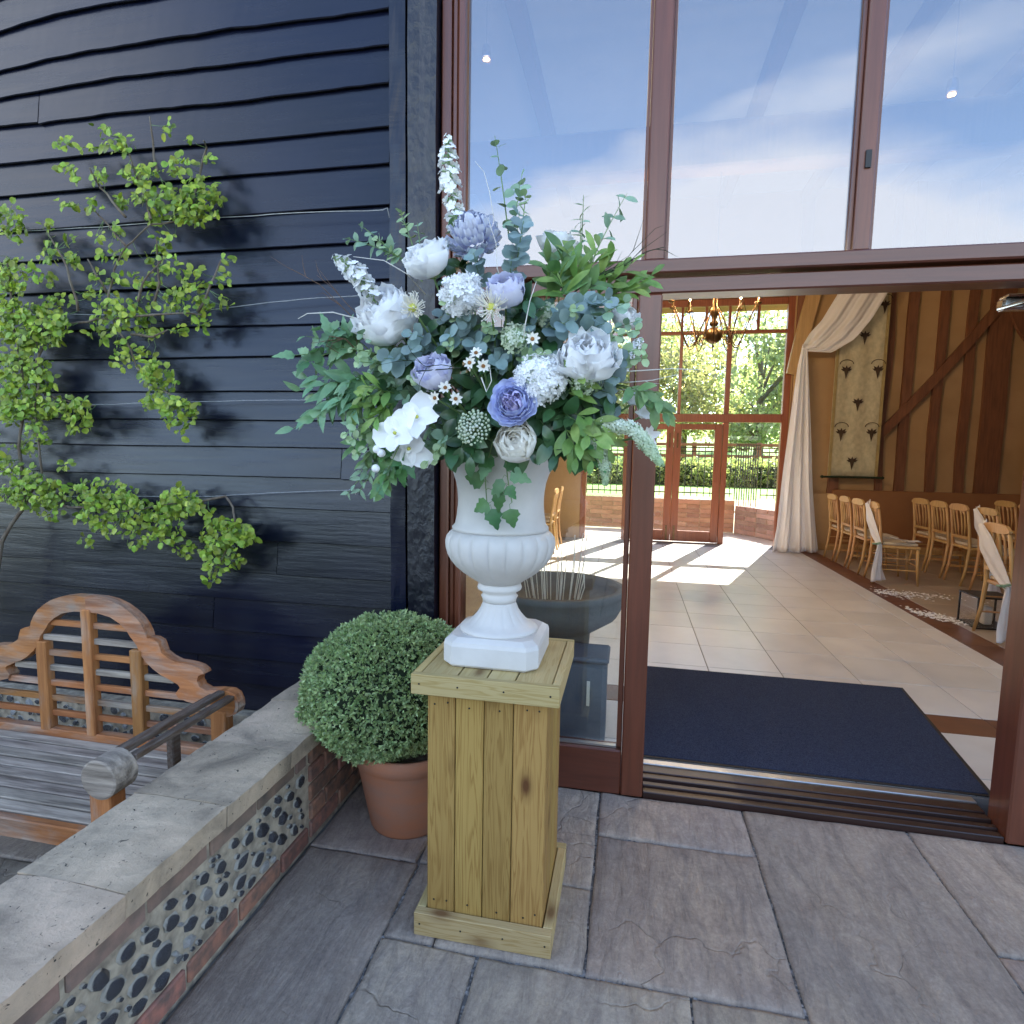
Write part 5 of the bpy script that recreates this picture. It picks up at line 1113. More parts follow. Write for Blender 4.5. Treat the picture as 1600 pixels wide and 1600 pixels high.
for x, y in ((855, 400), (930, 440), (880, 385)): sprig('mid', A(x, y, 1.56), A(870, 510, 1.6), 10, .3, 1.15, .6)
for x, y in ((700, 350), (720, 410), (690, 425)): sprig('dark', A(x, y, 1.58), A(740, 470, 1.62), 6, .3, .8, .8)
for x, y, s in ((700, 520, 1), (640, 520, .9), (740, 535, 1), (765, 520, 1), (820, 545, 1.1), (830, 505, .9), (725, 500, .8), (930, 470, 1.1), (955, 465, 1), (945, 505, 1.0), (975, 560, 1), (965, 590, 1), (905, 470, 1.0), (890, 500, 1), (870, 560, .9), (600, 560, 1), (640, 545, .9), (740, 395, .9), (818, 345, 1), (800, 400, 1), (955, 615, 1), (960, 640, 1.0), (690, 490, .9), (860, 600, .8), (780, 560, .9)):
    sprig('euc', A(x, y, U(1.43, 1.52)), A((x+780)/2, (y+600)/2, 1.64), 10, .45, s, .95)
for x, y, s in ((560, 560, 1), (575, 580, 1.1), (615, 590, 1.2), (630, 620, 1.3), (545, 590, .9), (600, 600, 1), (690, 690, 1.1), (665, 700, 1.0), (985, 470, .9), (1000, 500, .8), (990, 520, .8), (560, 520, .9), (595, 545, 1)):
    sprig('eucg', A(x, y, U(1.44, 1.54)), A((x+760)/2, (y+610)/2, 1.64), 10, .4, s, .95)
for x, y in ((545, 545), (555, 565), (700, 570-35), (760, 505), (830, 600-45), (695, 470), (640, 590), (680, 710), (665, 725), (1010, 545), (1012, 560), (850, 640-90), (545, 690), (550, 712), (535, 680), (1000, 515), (905, 480)):
    sprig('eucl', A(x, y, U(1.41, 1.47)), A((x+780)/2, (y+610)/2, 1.6), 8, .55, 1.15, .9)
# teal vine and drooping narrow leaves on the left
for x, y in ((460, 555), (478, 525), (500, 515), (530, 510), (520, 540)): sprig('tealv', A(x, y, 1.50), A(590, 560, 1.58), 7, .4, .82, .8)
sprig('ivy', A(470, 570, 1.48), A(560, 540, 1.55), 4, .5, .9, .6, label='single drooping olive green vine sprig at the far left tip')
for x, y in ((470, 610), (458, 670), (490, 655), (510, 640), (480, 590), (525, 630), (545, 650), (500, 620), (540, 600)): sprig('lance', A(x, y, U(1.44, 1.5)), A(600, 590, 1.56), 9, .35, .95, .7)
for x, y in ((555, 640), (560, 620), (585, 655), (570, 605)): sprig('lime', A(x, y, 1.44), A(630, 620, 1.55), 8, .3, .9, .7)
for x, y in ((570, 720), (590, 755), (605, 740), (560, 740), (550, 700), (600, 770), (580, 690), (620, 745), (545, 665)): sprig(random.choice(('mid', 'grey', 'fern', 'mid')), A(x, y, U(1.44, 1.54)), A(640, 660, 1.56), 14, .3, .85, .8)
for x, y in ((560, 770), (585, 790-10), (540, 775), (600, 765)): sprig('grey', A(x, y, 1.5), A(620, 690, 1.56), 12, .3, .7, .8)
for x, y in ((590, 770), (625, 740), (600, 720), (610, 700)): sprig('ivy', A(x, y, 1.44), A(640, 670, 1.54), 6, .4, .85, .7)
sprig('ivy', A(940, 720, 1.44), A(880, 640, 1.54), 5, .5, .9, .7)
# dark glossy leaves around the middle and right
for x, y in ((880, 600), (905, 620), (880, 650), (920, 600), (950, 620), (860, 690), (850, 665), (830, 705), (895, 655), (940, 650), (720, 700), (735, 715), (700, 705), (710, 655), (765, 605), (740, 610), (770, 580), (700, 640), (870, 710), (905, 690), (915, 720), (760, 650), (865, 640), (690, 540), (640, 570), (845, 480), (820, 470), (640, 640), (590, 610)):
    sprig('dark', A(x, y, U(1.45, 1.53)), A((x+780)/2, (y+600)/2, 1.64), 7, .45, U(.8, 1.05), .8)
for x, y in ((930, 690), (940, 665), (950, 700), (925, 720), (900, 715), (905, 590)): sprig('lime', A(x, y, 1.42), A(870, 640, 1.52), 7, .4, .95, .7)
for x, y in ((1045, 650), (1035, 630), (1010, 615)): sprig('mid', A(x, y, 1.44), A(950, 600, 1.55), 6, .55, .85, .6)
for x, y in ((700, 500), (735, 520), (775, 520), (800, 500), (830, 480), (690, 530), (860, 530), (750, 545), (790, 560), (665, 520), (720, 490)): sprig(random.choice(('dark', 'mid', 'dark')), A(x, y, 1.53), A((x+780)/2, (y+620)/2, 1.66), 9, .35, 1.0, .9)
# inner filling so no gap shows the foam
for i in range(60):
    a = U(0, PI); rr = U(.12, .24); e = U(-.12, 1.1)
    d = Vector((math.cos(a)*1.15, -math.sin(a)*.9, 0))*math.cos(e)+Vector((0, 0, math.sin(e)*1.75))
    sprig(random.choice(('dark', 'mid', 'eucg', 'mid', 'euc', 'mid', 'eucg')), FC+Vector((0, 0, .03))+d*rr, None, 10, .35, .95, .9)
for i in range(8):
    a = U(PI, 2*PI); e = U(0, 1.0); d = Vector((math.cos(a), -math.sin(a)*.9, 0))*math.cos(e)+Vector((0, 0, math.sin(e)*1.6))
    sprig(random.choice(('mid', 'eucg')), FC+Vector((0, 0, .05))+d*U(.15, .25), None, 8, .4, .95, .9, label='leafy sprig at the back of the arrangement facing the window')
CNT = ['two', 'three', 'four', 'five', 'six', 'seven', 'eight', 'nine', 'ten']; ORD = ['highest', 'second highest', 'third highest', 'fourth highest', 'fifth highest', 'sixth highest', 'seventh highest', 'eighth highest']
for lab, q in seen.items():
    if len(q) > 1:
        q.sort(key=lambda e: e[0])
        for i, (y, o) in enumerate(q): o['label'] = f'{lab}, {"lowest" if i == len(q)-1 else ORD[i]}'
# trailing vine over the urn
def trail(label, pts_, leaves):
    q = [A(x, y, Y) for x, y, Y in pts_]; t = thing('trailing_vine', label, 'foliage', q[0], 0, 'vine stems trailing over the urn'); o = q[0]
    sm = []
    for i in range(len(q)-1):
        for k in range(4): sm.append(q[i].lerp(q[i+1], k/4)-o)
    sm.append(q[-1]-o); MB().tube(sm, .0016, 5).build('stem', M_stem, t)
    for (x, y, Y, ang, s, kd) in leaves:
        p = A(x, y, Y)-o; d = Vector((math.cos(ang), -.15, math.sin(ang))); st_ = p-d.normalized()*.012
        k = min(sm, key=lambda c: (c-p).length); MB().tube([k, st_, p], .0009, 4).build('leaf_stalk', M_stem, t)
        put('leaf', random.choice(LM[kd]), None, t, mw=leaf_matrix(p, d, Vector((U(-.2, .2), -1, U(.1, .5))), s*1.25))
trail('left vine stem with toothed leaves trailing down the front of the urn', [(770, 690, 1.50), (765, 710, 1.545), (758, 740, 1.575), (760, 775, 1.585), (762, 800, 1.58)],
      [(772, 716, 1.55, -2.7, .9, 'ivy'), (762, 722, 1.56, -1.9, .9, 'tealv'), (757, 752, 1.575, 2.9, 1.05, 'ivy'), (764, 786, 1.57, -2.6, .9, 'ivy'), (768, 795, 1.57, -1.25, 1.0, 'ivy'), (768, 765, 1.57, -.3, .7, 'tealv')])
trail('right vine stem with toothed leaves trailing down the front of the urn', [(800, 690, 1.49), (790, 715, 1.54), (793, 745, 1.56), (797, 770, 1.57), (800, 785, 1.565)],
      [(790, 718, 1.55, -.6, .9, 'ivy'), (798, 738, 1.55, -.4, 1.05, 'tealv'), (785, 748, 1.555, -2.0, .95, 'tealv'), (792, 760, 1.56, -.9, .7, 'ivy'), (797, 795, 1.56, -1.35, 1.0, 'ivy'), (780, 770, 1.56, -1.6, .8, 'ivy')])
# twigs and wires
def twig(label, pts_, r, mat, kids=0):
    q = [A(x, y, Y) for x, y, Y in pts_]; o = q[0]; t = thing('bare_twig', label, 'twig', o, 0, 'bare twigs in the arrangement'); q = [p-o for p in q]
    MB().tube(q, [r*(1-.6*(1-i/max(1, len(q)-1))) for i in range(len(q))], 5).build('twig_stem', mat, t)
    for i in range(kids):
        k = random.randrange(len(q)-1); p = q[k].lerp(q[k+1], rnd()); d = (q[k]-q[k+1]).normalized()+Vector((U(-.8, .8), U(-.4, .4), U(-.8, .8))); MB().tube([p, p+d*U(.02, .05), p+d*U(.05, .07)+Vector((0, 0, U(-.02, .02)))], [r*.6, r*.45, r*.2], 4).build('side_twig', mat, t)
twig('white twig pointing left above the teal vine', [(466, 498, 1.5), (480, 490, 1.5), (520, 488, 1.5), (563, 499, 1.52), (620, 530, 1.6)], .0024, M_twigw)
twig('white twig over the left stock reaching the upper peony', [(552, 401, 1.5), (600, 407, 1.5), (636, 428, 1.52), (665, 460, 1.6)], .002, M_twigw)
twig('brown branching twig pointing to the upper left', [(470, 428, 1.56), (500, 445, 1.55), (530, 475, 1.55), (560, 505, 1.56), (640, 560, 1.62)], .0018, M_twig, 7)
twig('second brown twig under the first on the upper left', [(495, 430, 1.58), (520, 450, 1.58), (545, 478, 1.56), (600, 530, 1.6)], .0014, M_twig, 4)
twig('long dark twig crossing the transom at the upper right', [(1038, 386, 1.6), (1010, 393, 1.6), (965, 420, 1.6), (920, 440, 1.58), (875, 450, 1.58), (830, 500, 1.6)], .0022, M_core, 6)
twig('dark twig just under the long one at the upper right', [(990, 390, 1.6), (975, 410, 1.6), (930, 432, 1.57), (880, 470, 1.57)], .0016, M_core, 5)
twig('upper white wire twig stretching right across the doorway', [(1095, 578, 1.45), (1050, 576, 1.45), (985, 580, 1.47), (930, 590, 1.55)], .0018, M_twigw)
twig('middle white wire twig stretching right across the doorway', [(1060, 585, 1.44), (1020, 594, 1.45), (985, 597, 1.47), (930, 600, 1.55)], .0015, M_twigw, 2)
twig('lowest white wire twig on the right side', [(1030, 617, 1.45), (1000, 608, 1.46), (940, 610, 1.55)], .0013, M_twigw)
twig('pale upright wire loop before the grey lilac chrysanthemum', [(762, 340, 1.5), (775, 380, 1.48), (777, 420, 1.48), (785, 440, 1.5)], .0018, M_twigw)
twig('pale curved wire at the top left before the window', [(742, 252, 1.62), (756, 268, 1.62), (765, 300, 1.62), (772, 345, 1.62)], .0014, M_twigw)
twig('pale wire running down between the centre leaves', [(838, 440, 1.45), (828, 470, 1.43), (820, 510, 1.43), (818, 530, 1.45)], .0018, M_twigw)
twig('pale wire loop under the right daisy cluster', [(765, 572, 1.41), (768, 595, 1.40), (760, 612, 1.40), (752, 590, 1.41)], .0018, M_twigw)
twig('thin dark twig wrapped round the lower lilac rose', [(650, 562, 1.39), (665, 573, 1.375), (690, 570, 1.375), (720, 575, 1.40), (650, 580, 1.40)], .0015, M_core, 5)
twig('brown curled twig at the left between teal leaves', [(530, 552, 1.5), (510, 540, 1.48), (515, 525, 1.48), (540, 530, 1.5), (560, 550, 1.53)], .002, M_twig, 3)
# ================================================================ INTERIOR THINGS
t = thing('entrance_mat', 'large navy blue carpet mat with thin black rubber edge inside the doorway', 'mat')
def quadslab(poly, z0, z1, mt, name): MB().prism(poly, z0, z1, axis=2).build(name, mt, t)
quadslab([(.02, 2.668), (1.555, 2.668), (1.705, 3.885), (.02, 3.885)], ZF+.001, ZF+.006, M_matedge, 'rubber_edge')
quadslab([(.035, 2.683), (1.535, 2.683), (1.685, 3.870), (.035, 3.870)], ZF+.006, ZF+.010, M_mat, 'carpet')
def chair(label, x, y, rz=-PI/2, z=ZF):
    """origin on the floor under the seat centre; the sitter looks along local +Y"""
    t = thing('banquet_chair', label, 'chair', (x, y, z), rz, 'wooden banquet chairs in rows')
    MB().box(-.20, .20, -.19, .20, .415, .445, ch=.008).build('seat_frame', M_chair, t)
    MB().box(-.18, .18, -.17, .18, .446, .482, ch=.012).build('seat_pad', M_pad, t)
    for s in (-1, 1):
        MB().tube([(s*.175, .175, .414), (s*.178, .185, .2), (s*.185, .20, 0)], [.018, .016, .011], 8).build('leg', M_chair, t, smooth=True)
        MB().tube([(s*.178, -.245, 0), (s*.180, -.205, .2), (s*.182, -.185, .43), (s*.180, -.205, .65), (s*.175, -.235, .86)], [.012, .016, .018, .016, .014], 8).build('leg', M_chair, t, smooth=True)
        MB().tube([(s*.176, .18, .17), (s*.18, -.21, .17)], .008, 6).build('stretcher', M_chair, t)
        MB().tube([(s*.17, .18, .30), (s*.178, -.20, .30)], .007, 6).build('stretcher', M_chair, t)
    MB().tube([(-.176, .19, .22), (.176, .19, .22)], .008, 6).build('stretcher', M_chair, t)
    pr = [(-.195, .865), (-.195, .885), (-.15, .915), (-.06, .925), (.06, .925), (.15, .915), (.195, .885), (.195, .865), (.12, .850), (-.12, .850)]
    g = MB(); g.prism(pr, -.252, -.230, axis=1); g.build('top_rail', M_chair, t)
    MB().box(-.17, .17, -.212, -.190, .530, .562, ch=.004).build('lower_rail', M_chair, t)
    for k in (-.115, -.045, .045, .115):
        MB().tube([(k*.75, -.202, .56), (k*.95, -.212, .68), (k, -.232, .80), (k*.92, -.242, .852)], [.008, .011, .009, .014], 6).build('spindle', M_chair, t, smooth=True)
    return t
c0 = None
def pc_(x, y, label, rz=-PI/2):
    global c0
    if c0 is None: c0 = chair(label, x, y, rz); return c0
    return dup(c0, (x, y, ZF), rz, label)
row1 = [(3.04, 7.40, 'chair with a white sash nearest the aisle in the front row by the back wall'), (3.06, 7.96, 'second chair from the sashed chair in the front row'), (3.06, 8.42, 'third chair from the sashed chair in the front row'), (3.05, 8.88, 'front row chair furthest from the door beside the white drape')]
row2 = [(3.96, 6.98, 'sashed chair at the aisle end of the second row'), (3.96, 7.52, 'second row chair next to its sashed aisle chair'), (3.96, 7.97, 'second row chair, middle of the three bare ones'), (3.96, 8.44, 'second row chair furthest from the aisle')]
row3 = [(4.90, 7.45, 'dim third row chair near the aisle'), (4.90, 7.93, 'dim third row chair, second from the aisle'), (4.90, 8.40, 'dim third row chair, third from the aisle'), (4.90, 6.95, 'dim third row chair at the aisle end')]
near = [(3.10, 5.22, 'nearest sashed chair with the white tail hanging to the floor'), (3.10, 4.68, 'chair cut by the right door jamb closest to the doorway'), (4.02, 5.1, 'second row chair of the near block behind the sashed chair'), (4.02, 4.6, 'second row chair of the near block hidden near the jamb')]
left = [(-1.25, 8.9, 'chair by the left end of the back wall seen through the sidelight'), (-1.25, 8.3, 'chair left of the garden doors seen through the sidelight')]
for r_ in (row1, row2, row3, near):
    for k, (x, y, lab) in enumerate(r_): pc_(x, y, lab, -PI/2-(.12 if k == 0 and r_ is row1 else U(-.05, .05)))
for x, y, lab in left: pc_(x, y, lab, PI/2)
def ribbon(name, pts_, ws, mt, parent, side, folds=2.5, depth=.012, nu=10, th=.002):
    V = []; n = 20; P = [Vector(p) for p in pts_]; seg = len(P)-1; side = Vector(side).normalized()
    for j in range(n+1):
        s = j/n*seg; k = min(seg-1, int(s)); p = P[k].lerp(P[k+1], s-k); w = ws[k]+(ws[k+1]-ws[k])*(s-k); tn = (P[k+1]-P[k]).normalized(); nr = side.cross(tn)
        nr = nr.normalized() if nr.length > .05 else Vector((1, 0, 0))
        for i in range(nu+1):
            u = -1+2*i/nu; V.append(p+side*u*w/2+nr*depth*math.sin(u*folds*PI+j*.15))
    m_ = nu+1; F = [(j*m_+i, j*m_+i+1, (j+1)*m_+i+1, (j+1)*m_+i) for j in range(n) for i in range(nu)]
    o = MB().add(V, F).build(name, mt, parent, smooth=True, fix=False); md = o.modifiers.new('thickness', 'SOLIDIFY'); md.thickness = th; return o
def sash(label, x, y, s=1):
    t = thing('chair_sash', label, 'sash', (x, y, ZF), 0, 'white sashes on the aisle chairs')
    # chair back stands at local X -.23, spanning Y
    ribbon('sash_band', [(-.265, .19, .90), (-.262, .10, .76), (-.250, -.06, .58), (-.235, -.20, .44)], [.08, .20, .16, .06], M_cloth, t, (0, .75, -.6), 1.5, .008)
    ribbon('sash_band', [(-.24, .17, .93), (-.22, .19, .70), (-.21, .0, .52), (-.235, -.20, .44)], [.06, .13, .11, .06], M_cloth, t, (.1, .7, -.5), 1.2, .008)
    ribbon('sash_tail', [(-.24, -.21, .46), (-.25, -.23, .30), (-.25, -.24, .16), (-.24, -.25, .05)], [.06, .14, .19, .25], M_cloth, t, (.8, .6, 0), 2.2, .014)
    g = MB(); 
    for i in range(9): 
        a = i*.7; g.box(-.27+.03*math.cos(a)-.012, -.27+.03*math.cos(a)+.012, -.20+.03*math.sin(a)-.012, -.20+.03*math.sin(a)+.012, .44+.004*i, .455+.004*i, ch=.003)
    g.build('sash_knot', M_eucg, t)
    return t
sash('white sash crossing the aisle chair of the front row', 3.04, 7.40); sash('white sash on the aisle chair of the second row', 3.96, 6.98); sash('white sash with long tail on the nearest chair', 3.10, 5.22)
ribbon('seat_runner', [(2.9, 7.20, .60), (3.1, 7.24, .545), (3.25, 7.30, .55)], [.03, .10, .14], M_cloth, None, (0, 1, 0), 1, .004); 
tag(bpy.data.objects['seat_runner'], 'strip of white cloth lying across the seat of the front aisle chair', 'cloth')
t = thing('floor_lantern', 'glass lantern with black edges standing on the floor by the nearest sashed chair', 'lantern', (3.06, 5.62, ZF)); w_ = .14; h_ = .26
for sx in (-1, 1):
    for sy in (-1, 1): boxpart('lantern_post', M_iron, t, sx*w_-.006, sx*w_+.006, sy*w_-.006, sy*w_+.006, .012, h_, ch=0)
for z0 in (0, h_+.001): boxpart('lantern_frame', M_iron, t, -w_-.008, w_+.008, -w_-.008, w_+.008, z0, z0+.011, ch=0)
for s in (-1, 1):
    boxpart('lantern_pane', M_glass_f, t, s*w_-.001, s*w_+.001, -w_+.007, w_-.007, .013, h_-.001, ch=0); boxpart('lantern_pane', M_glass_f, t, -w_+.007, w_-.007, s*w_-.001, s*w_+.001, .013, h_-.001, ch=0)
boxpart('candle', M_cream, t, -.035, .035, -.035, .035, .013, .17, ch=.01)
g = MB()
for i in range(520):
    if i % 2: x = 2.62+abs(random.gauss(0, .35)); y = 6.75-.12*(x-2.6)+random.gauss(0, .10)
    else: x = 2.62+abs(random.gauss(0, .22)); y = 5.95-.9*(x-2.62)+random.gauss(0, .08)
    if x > 4.5: continue
    a = U(0, 6); s = U(.012, .024); z = ZF+.002+U(0, .006); ca, sa = math.cos(a)*s, math.sin(a)*s
    g.add([(x-ca, y-sa, z), (x+sa*.7, y-ca*.7, z+U(0, .008)), (x+ca, y+sa, z), (x-sa*.7, y+ca*.7, z+U(0, .008))], [(0, 1, 2, 3)])
pt_ = g.build('rose_petals', M_white, None, stuff=True, fix=False); tag(pt_, 'scattered white petals on the floor along the aisle beside the chairs', 'petals')

# banner
bn2 = thing('wall_banner', 'long cream banner printed with small dark sprigs hanging on the back wall', 'banner', (3.33, 9.74, 0))
V = []; nu, nv = 36, 20
for j in range(nv+1):
    z = 1.20+(4.12-1.20)*j/nv
    for i in range(nu+1):
        u = i/nu; V.append((-.345+.69*u, -.012*math.sin(u*5*PI)*(.35+.65*(j/nv)), z))
m_ = nu+1; o = MB().add(V, [(j*m_+i, j*m_+i+1, (j+1)*m_+i+1, (j+1)*m_+i) for j in range(nv) for i in range(nu)]).build('banner_cloth', plain('cream_damask', (.60, .52, .33), (.44, .39, .25), 16, .8, .25, (1, 1, .7), fine=40), bn2, smooth=True, fix=False)
md = o.modifiers.new('thickness', 'SOLIDIFY'); md.thickness = .004
M_border = plain('gold_banner_border', (.42, .31, .12), None, 10, .7, .2); M_motif = plain('brown_printed_motif', (.075, .045, .025), None, 30, .9, .1)
for x0, x1 in ((-.345, -.305), (.305, .345)): boxpart('banner_border', M_border, bn2, x0, x1, -.024, -.017, 1.21, 4.11, ch=0)
MB().tube([(-.40, -.01, 1.19), (.40, -.01, 1.19)], .016, 10).build('banner_rod', M_core, bn2)
for s in (-1, 1): MB().lathe([(.005, -.025), (.026, -.01), (.028, .01), (.005, .025)], 10, c=(s*.42, -.01, 1.19)).build('rod_finial', M_core, bn2)
def motif(x, z):
    g = MB(); y0, y1 = -.026, -.022
    for a, L in ((PI/2, .085), (PI*.27, .095), (PI*.73, .095), (PI*.12, .085), (PI*.88, .085)):
        c, s = math.cos(a), math.sin(a); g.prism([(x, z), (x+c*L*.5-s*.018, z+s*L*.5+c*.018), (x+c*L, z+s*L), (x+c*L*.5+s*.018, z+s*L*.5-c*.018)], y0, y1)
    g.prism([(x-.032, z+.01), (x+.032, z+.01), (x+.014, z-.06), (x, z-.12), (x-.014, z-.06)], y0-.001, y1-.001)
    g.prism([(x+.10*math.cos(q)*1.0, z+.10+.10*math.sin(q)*.7) for q in [k*PI/8 for k in range(9)]]+[(x+.088*math.cos(q), z+.10+.088*math.sin(q)*.7) for q in [k*PI/8 for k in range(8, -1, -1)]], y0, y1) if int(abs(x)*100) > 5 else None
    g.build('printed_sprig', M_motif, bn2)
for x, z in ((.03, 3.28), (-.19, 2.78), (.24, 2.78), (.0, 2.30), (-.20, 1.85), (.22, 1.85), (-.02, 1.42), (.27, 3.72)): motif(x, z)
# drape
dr = thing('white_drape', 'sheer white drape swagged from the ceiling and falling to the floor beside the far window', 'curtain', (2.6, 9.45, ZF))
def sheet(name, L, Rr, folds, dep, parent, o=(2.6, 9.45, ZF), nv=26, nu=40):
    V = []; o = Vector(o)
    for j in range(nv+1):
        s = j/nv*(len(L)-1); k = min(len(L)-2, int(s)); a = Vector(L[k]).lerp(Vector(L[k+1]), s-k); b_ = Vector(Rr[k]).lerp(Vector(Rr[k+1]), s-k)
        for i in range(nu+1):
            u = i/nu; p = a.lerp(b_, u); p = p+Vector((0, dep*(abs((b_-a).length)*.9+.05)*(math.sin(u*folds*2*PI+.6*math.sin(j*.2))+.4*math.sin(u*folds*4.7*PI+j*.1)), 0)); V.append(p-o)
    m_ = nu+1; ob = MB().add(V, [(j*m_+i, j*m_+i+1, (j+1)*m_+i+1, (j+1)*m_+i) for j in range(nv) for i in range(nu)]).build(name, M_cloth, parent, smooth=True, fix=False); md = ob.modifiers.new('thickness', 'SOLIDIFY'); md.thickness = .003; return ob
D = lambda x, y, Y=9.45: at(x, y, Y)
sheet('drape_tail', [D(1254, 538), D(1247, 570), D(1236, 650), D(1222, 750), D(1214, 820, 9.40), D(1206, 862, 9.30)], [D(1262, 538), D(1264, 590), D(1268, 680), D(1271, 760), D(1276, 820, 9.40), D(1281, 863, 9.30)], 3.4, .10, dr)
sheet('drape_swag', [D(1320, 440), D(1308, 462), D(1285, 500), D(1266, 520), D(1256, 536), D(1252, 545)], [D(1392, 440), D(1384, 462), D(1362, 498), D(1335, 530), D(1300, 551), D(1260, 549)], 2.6, .07, dr)
dr2 = thing('grey_curtain', 'pale grey curtain hanging at the right edge of the back wall', 'curtain', (5.75, 9.45, ZF))
sheet('curtain_cloth', [(5.50, 9.5, 4.2), (5.50, 9.5, .1)], [(6.0, 9.5, 4.2), (6.05, 9.5, .1)], 4, .07, dr2, (5.75, 9.45, ZF))
# chandelier
ch = thing('chandelier', 'brass chandelier with curled candle arms and a large ball hanging before the far window', 'chandelier', (.745, 6.0, 2.62))
bm = bmesh.new(); bmesh.ops.create_uvsphere(bm, u_segments=24, v_segments=16, radius=.080); me = bpy.data.meshes.new('ball'); bm.to_mesh(me); bm.free(); me.polygons.foreach_set('use_smooth', [True]*len(me.polygons)); put('ball', me, M_brass, ch)
MB().lathe([(.004, -.12), (.014, -.11), (.008, -.09)], 12).build('finial', M_brass, ch)
MB().lathe([(.03, .085), (.045, .11), (.02, .14), (.035, .19), (.055, .23), (.025, .27), (.02, .36), (.04, .40), (.018, .44), (.008, .55), (.006, 1.49)], 20).build('column', M_brass, ch, smooth=True)
arm = []
for k in range(24):
    u = k/23; arm.append((.03+.49*u, 0, .26*(1-u)-.26*math.sin(u*PI)+.06*math.sin(u*PI*3)+.30*u*u))
ame = MB().tube([(p[0]*.8, 0, p[2]) for p in arm], .0055, 6).mesh('arm', True); ame.materials.append(M_brass)
sc_ = MB().tube([(.18+.075*math.cos(a)*(1-a/14), 0, -.02+.075*math.sin(a)*(1-a/14)) for a in [k*.45 for k in range(22)]], .004, 5).mesh('scroll', True); sc_.materials.append(M_brass)
cup = MB().lathe([(.004, .245), (.03, .262), (.034, .27), (.012, .272), (.012, .36), (.004, .362)], 12, c=(.416, 0, .045)).mesh('candle_cup', True); cup.materials.append(M_brass)
blb = MB().lathe([(.003, 0), (.011, .012), (.012, .025), (.006, .045), (.001, .058)], 10, c=(.416, 0, .408)).mesh('bulb', True); blb.materials.append(M_bulb)
for i in range(10):
    M4 = Matrix.Rotation(i*2*PI/10+.2, 4, 'Z'); a_ = put('arm', ame, None, ch, mw=M4)
    put('scroll', sc_, None, ch, mw=M4); put('candle_cup', cup, None, a_); put('bulb', blb, None, ch, mw=M4)
for i in range(10):
    a0 = i*2*PI/10+.2; a1 = (i+1)*2*PI/10+.2; p0 = Vector((.4*math.cos(a0), .4*math.sin(a0), .24)); p1 = Vector((.4*math.cos(a1), .4*math.sin(a1), .24))
    MB().tube([p0.lerp(p1, k/8)-Vector((0, 0, .16*math.sin(PI*k/8))) for k in range(9)], .003, 4).build('chain', M_brass, ch)
for i in (0, 2, 5, 7):
    pl_ = bpy.data.lights.new('candle_light', 'POINT'); pl_.energy = 7; pl_.color = (1, .72, .42); pl_.shadow_soft_size = 0; po = bpy.data.objects.new('candle_light', pl_); a0 = i*2*PI/10+.2
    po.location = (.745+.416*math.cos(a0), 6.0+.416*math.sin(a0), 2.62+.50); COL.objects.link(po)
for (x, y, Y, lab) in ((760, 93, 4.0, 'lit ceiling spotlight seen through the left upper window pane'), (1487, 148, 4.0, 'lit ceiling spotlight seen through the right upper window pane')):
    p = at(x, y, Y); t = thing('ceiling_spotlight', lab, 'ceiling lamp', p, 0, 'lit ceiling spotlights')
    MB().lathe([(.030, .008), (.032, .03), (.026, .08), (.0025, .085), (.0025, 5.49-p.z)], 18).build('lamp_housing', M_steel, t, smooth=False); MB().lathe([(.001, -.004), (.020, .0), (.024, .012), (.001, .02)], 18).build('bulb', M_bulb2, t)
    l_ = bpy.data.lights.new('spotlight_light', 'POINT'); l_.energy = 7; l_.color = (1, .76, .48); l_.shadow_soft_size = 0; lo = bpy.data.objects.new('spotlight_light', l_); lo.location = p-Vector((0, 0, .05)); COL.objects.link(lo)
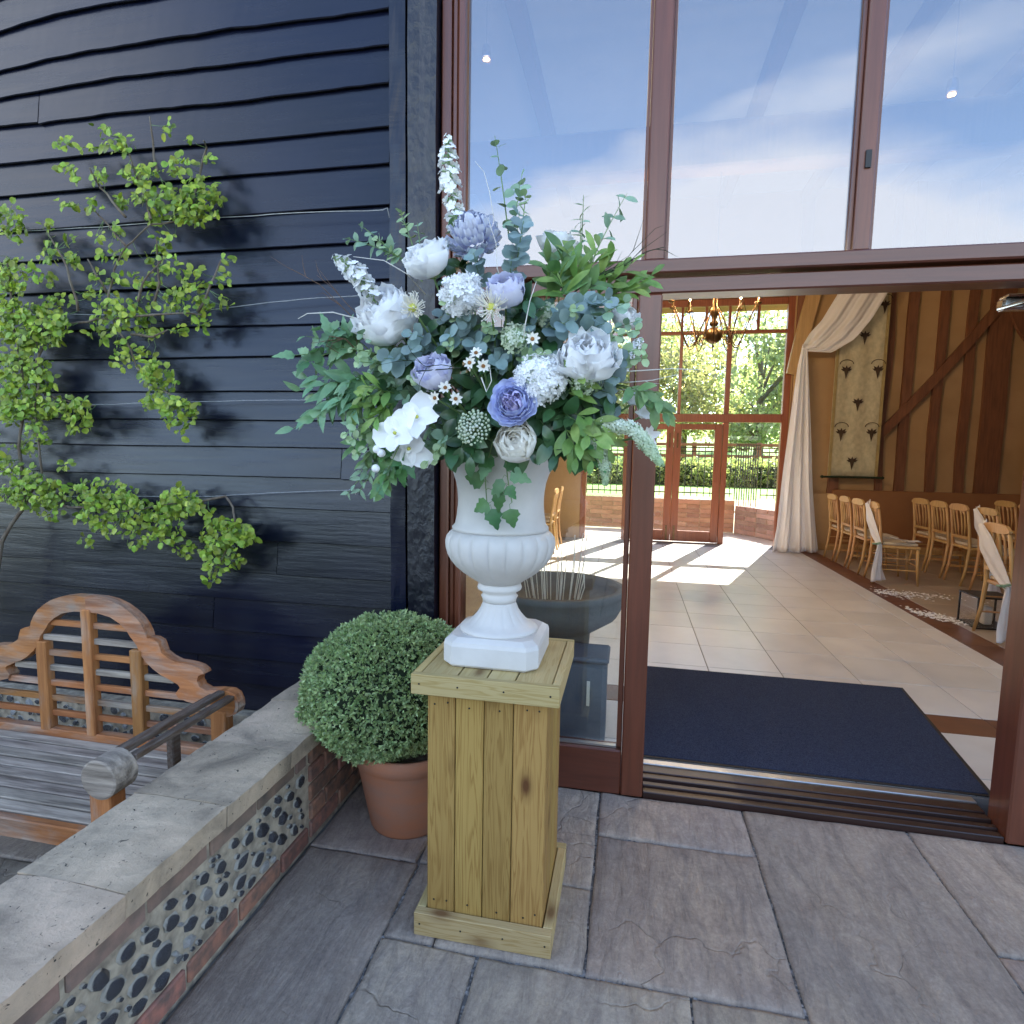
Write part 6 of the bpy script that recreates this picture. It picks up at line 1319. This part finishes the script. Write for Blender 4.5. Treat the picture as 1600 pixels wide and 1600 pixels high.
# door closer, added shapes behind the sidelight standing in for reflections
t = thing('door_closer', 'polished metal door closer arm at the top right of the doorway', 'door closer', (1.40, 2.62, 2.03))
boxpart('closer_body', M_steel, t, -.03, .11, -.02, .03, .0, .045, ch=.008); boxpart('closer_plate', M_steel, t, -.02, .10, -.03, .03, .046, .055, ch=.002)
MB().tube([(-.02, -.025, .01), (-.06, -.04, -.005), (.02, -.05, .02), (.12, -.035, .035)], .006, 6).build('closer_arm', M_steel, t)
t = thing('reflection_basin', 'round grey basin shape on a pedestal standing in for a reflection behind the sidelight glass', 'reflection stand-in', (-.375, 3.08, ZF))  # added solid in place of a reflection in the sidelight glass
M_reflbasin = plain('grey_reflected_stone', (.17, .175, .17), (.11, .115, .115), 6, .85, .4)
MB().lathe([(.24, 0), (.25, .03), (.22, .08), (.19, .30), (.20, .46), (.26, .50), (.33, .55), (.365, .62), (.37, .66), (.38, .67), (.38, .70), (.345, .705), (.33, .66), (.2, .60), (.001, .58)], 56, fn=lambda r, z, a: r*(1+.02*(abs(math.sin(a*12))**.6)*(1 if .5 < z < .66 else 0))).build('reflection_bowl', M_reflbasin, t, smooth=True)
for i in range(26):
    a = U(0, 6.28); r = U(.04, .26); x = r*math.cos(a); y = r*math.sin(a); h = U(.16, .38)
    MB().tube([(x*.8, y*.8, .60), (x, y, .60+h*.6), (x*1.03+U(-.01, .01), y, .60+h)], [.003, .0026, .0016], 4).build('reflection_reed', M_cream, t)  # thin reeds added for the upright stems of the same reflection
t = thing('reflection_crate', 'blue grey box shape standing in for a reflection beside the basin shape inside the glass', 'box', (-.20, 2.80, ZF)); M_bg = plain('blue_grey_reflection', (.12, .15, .19), (.09, .11, .15), 6, .9, .3)  # added box replacing the bluish reflection low in the glass
boxpart('reflection_body', M_bg, t, -.16, .13, -.11, .10, 0, .42, ch=.02); boxpart('reflection_lid', M_bg, t, -.17, .14, -.12, .11, .422, .45, ch=.01); boxpart('reflection_mark', M_cream, t, .04, .055, -.128, -.121, .22, .34, ch=.001)
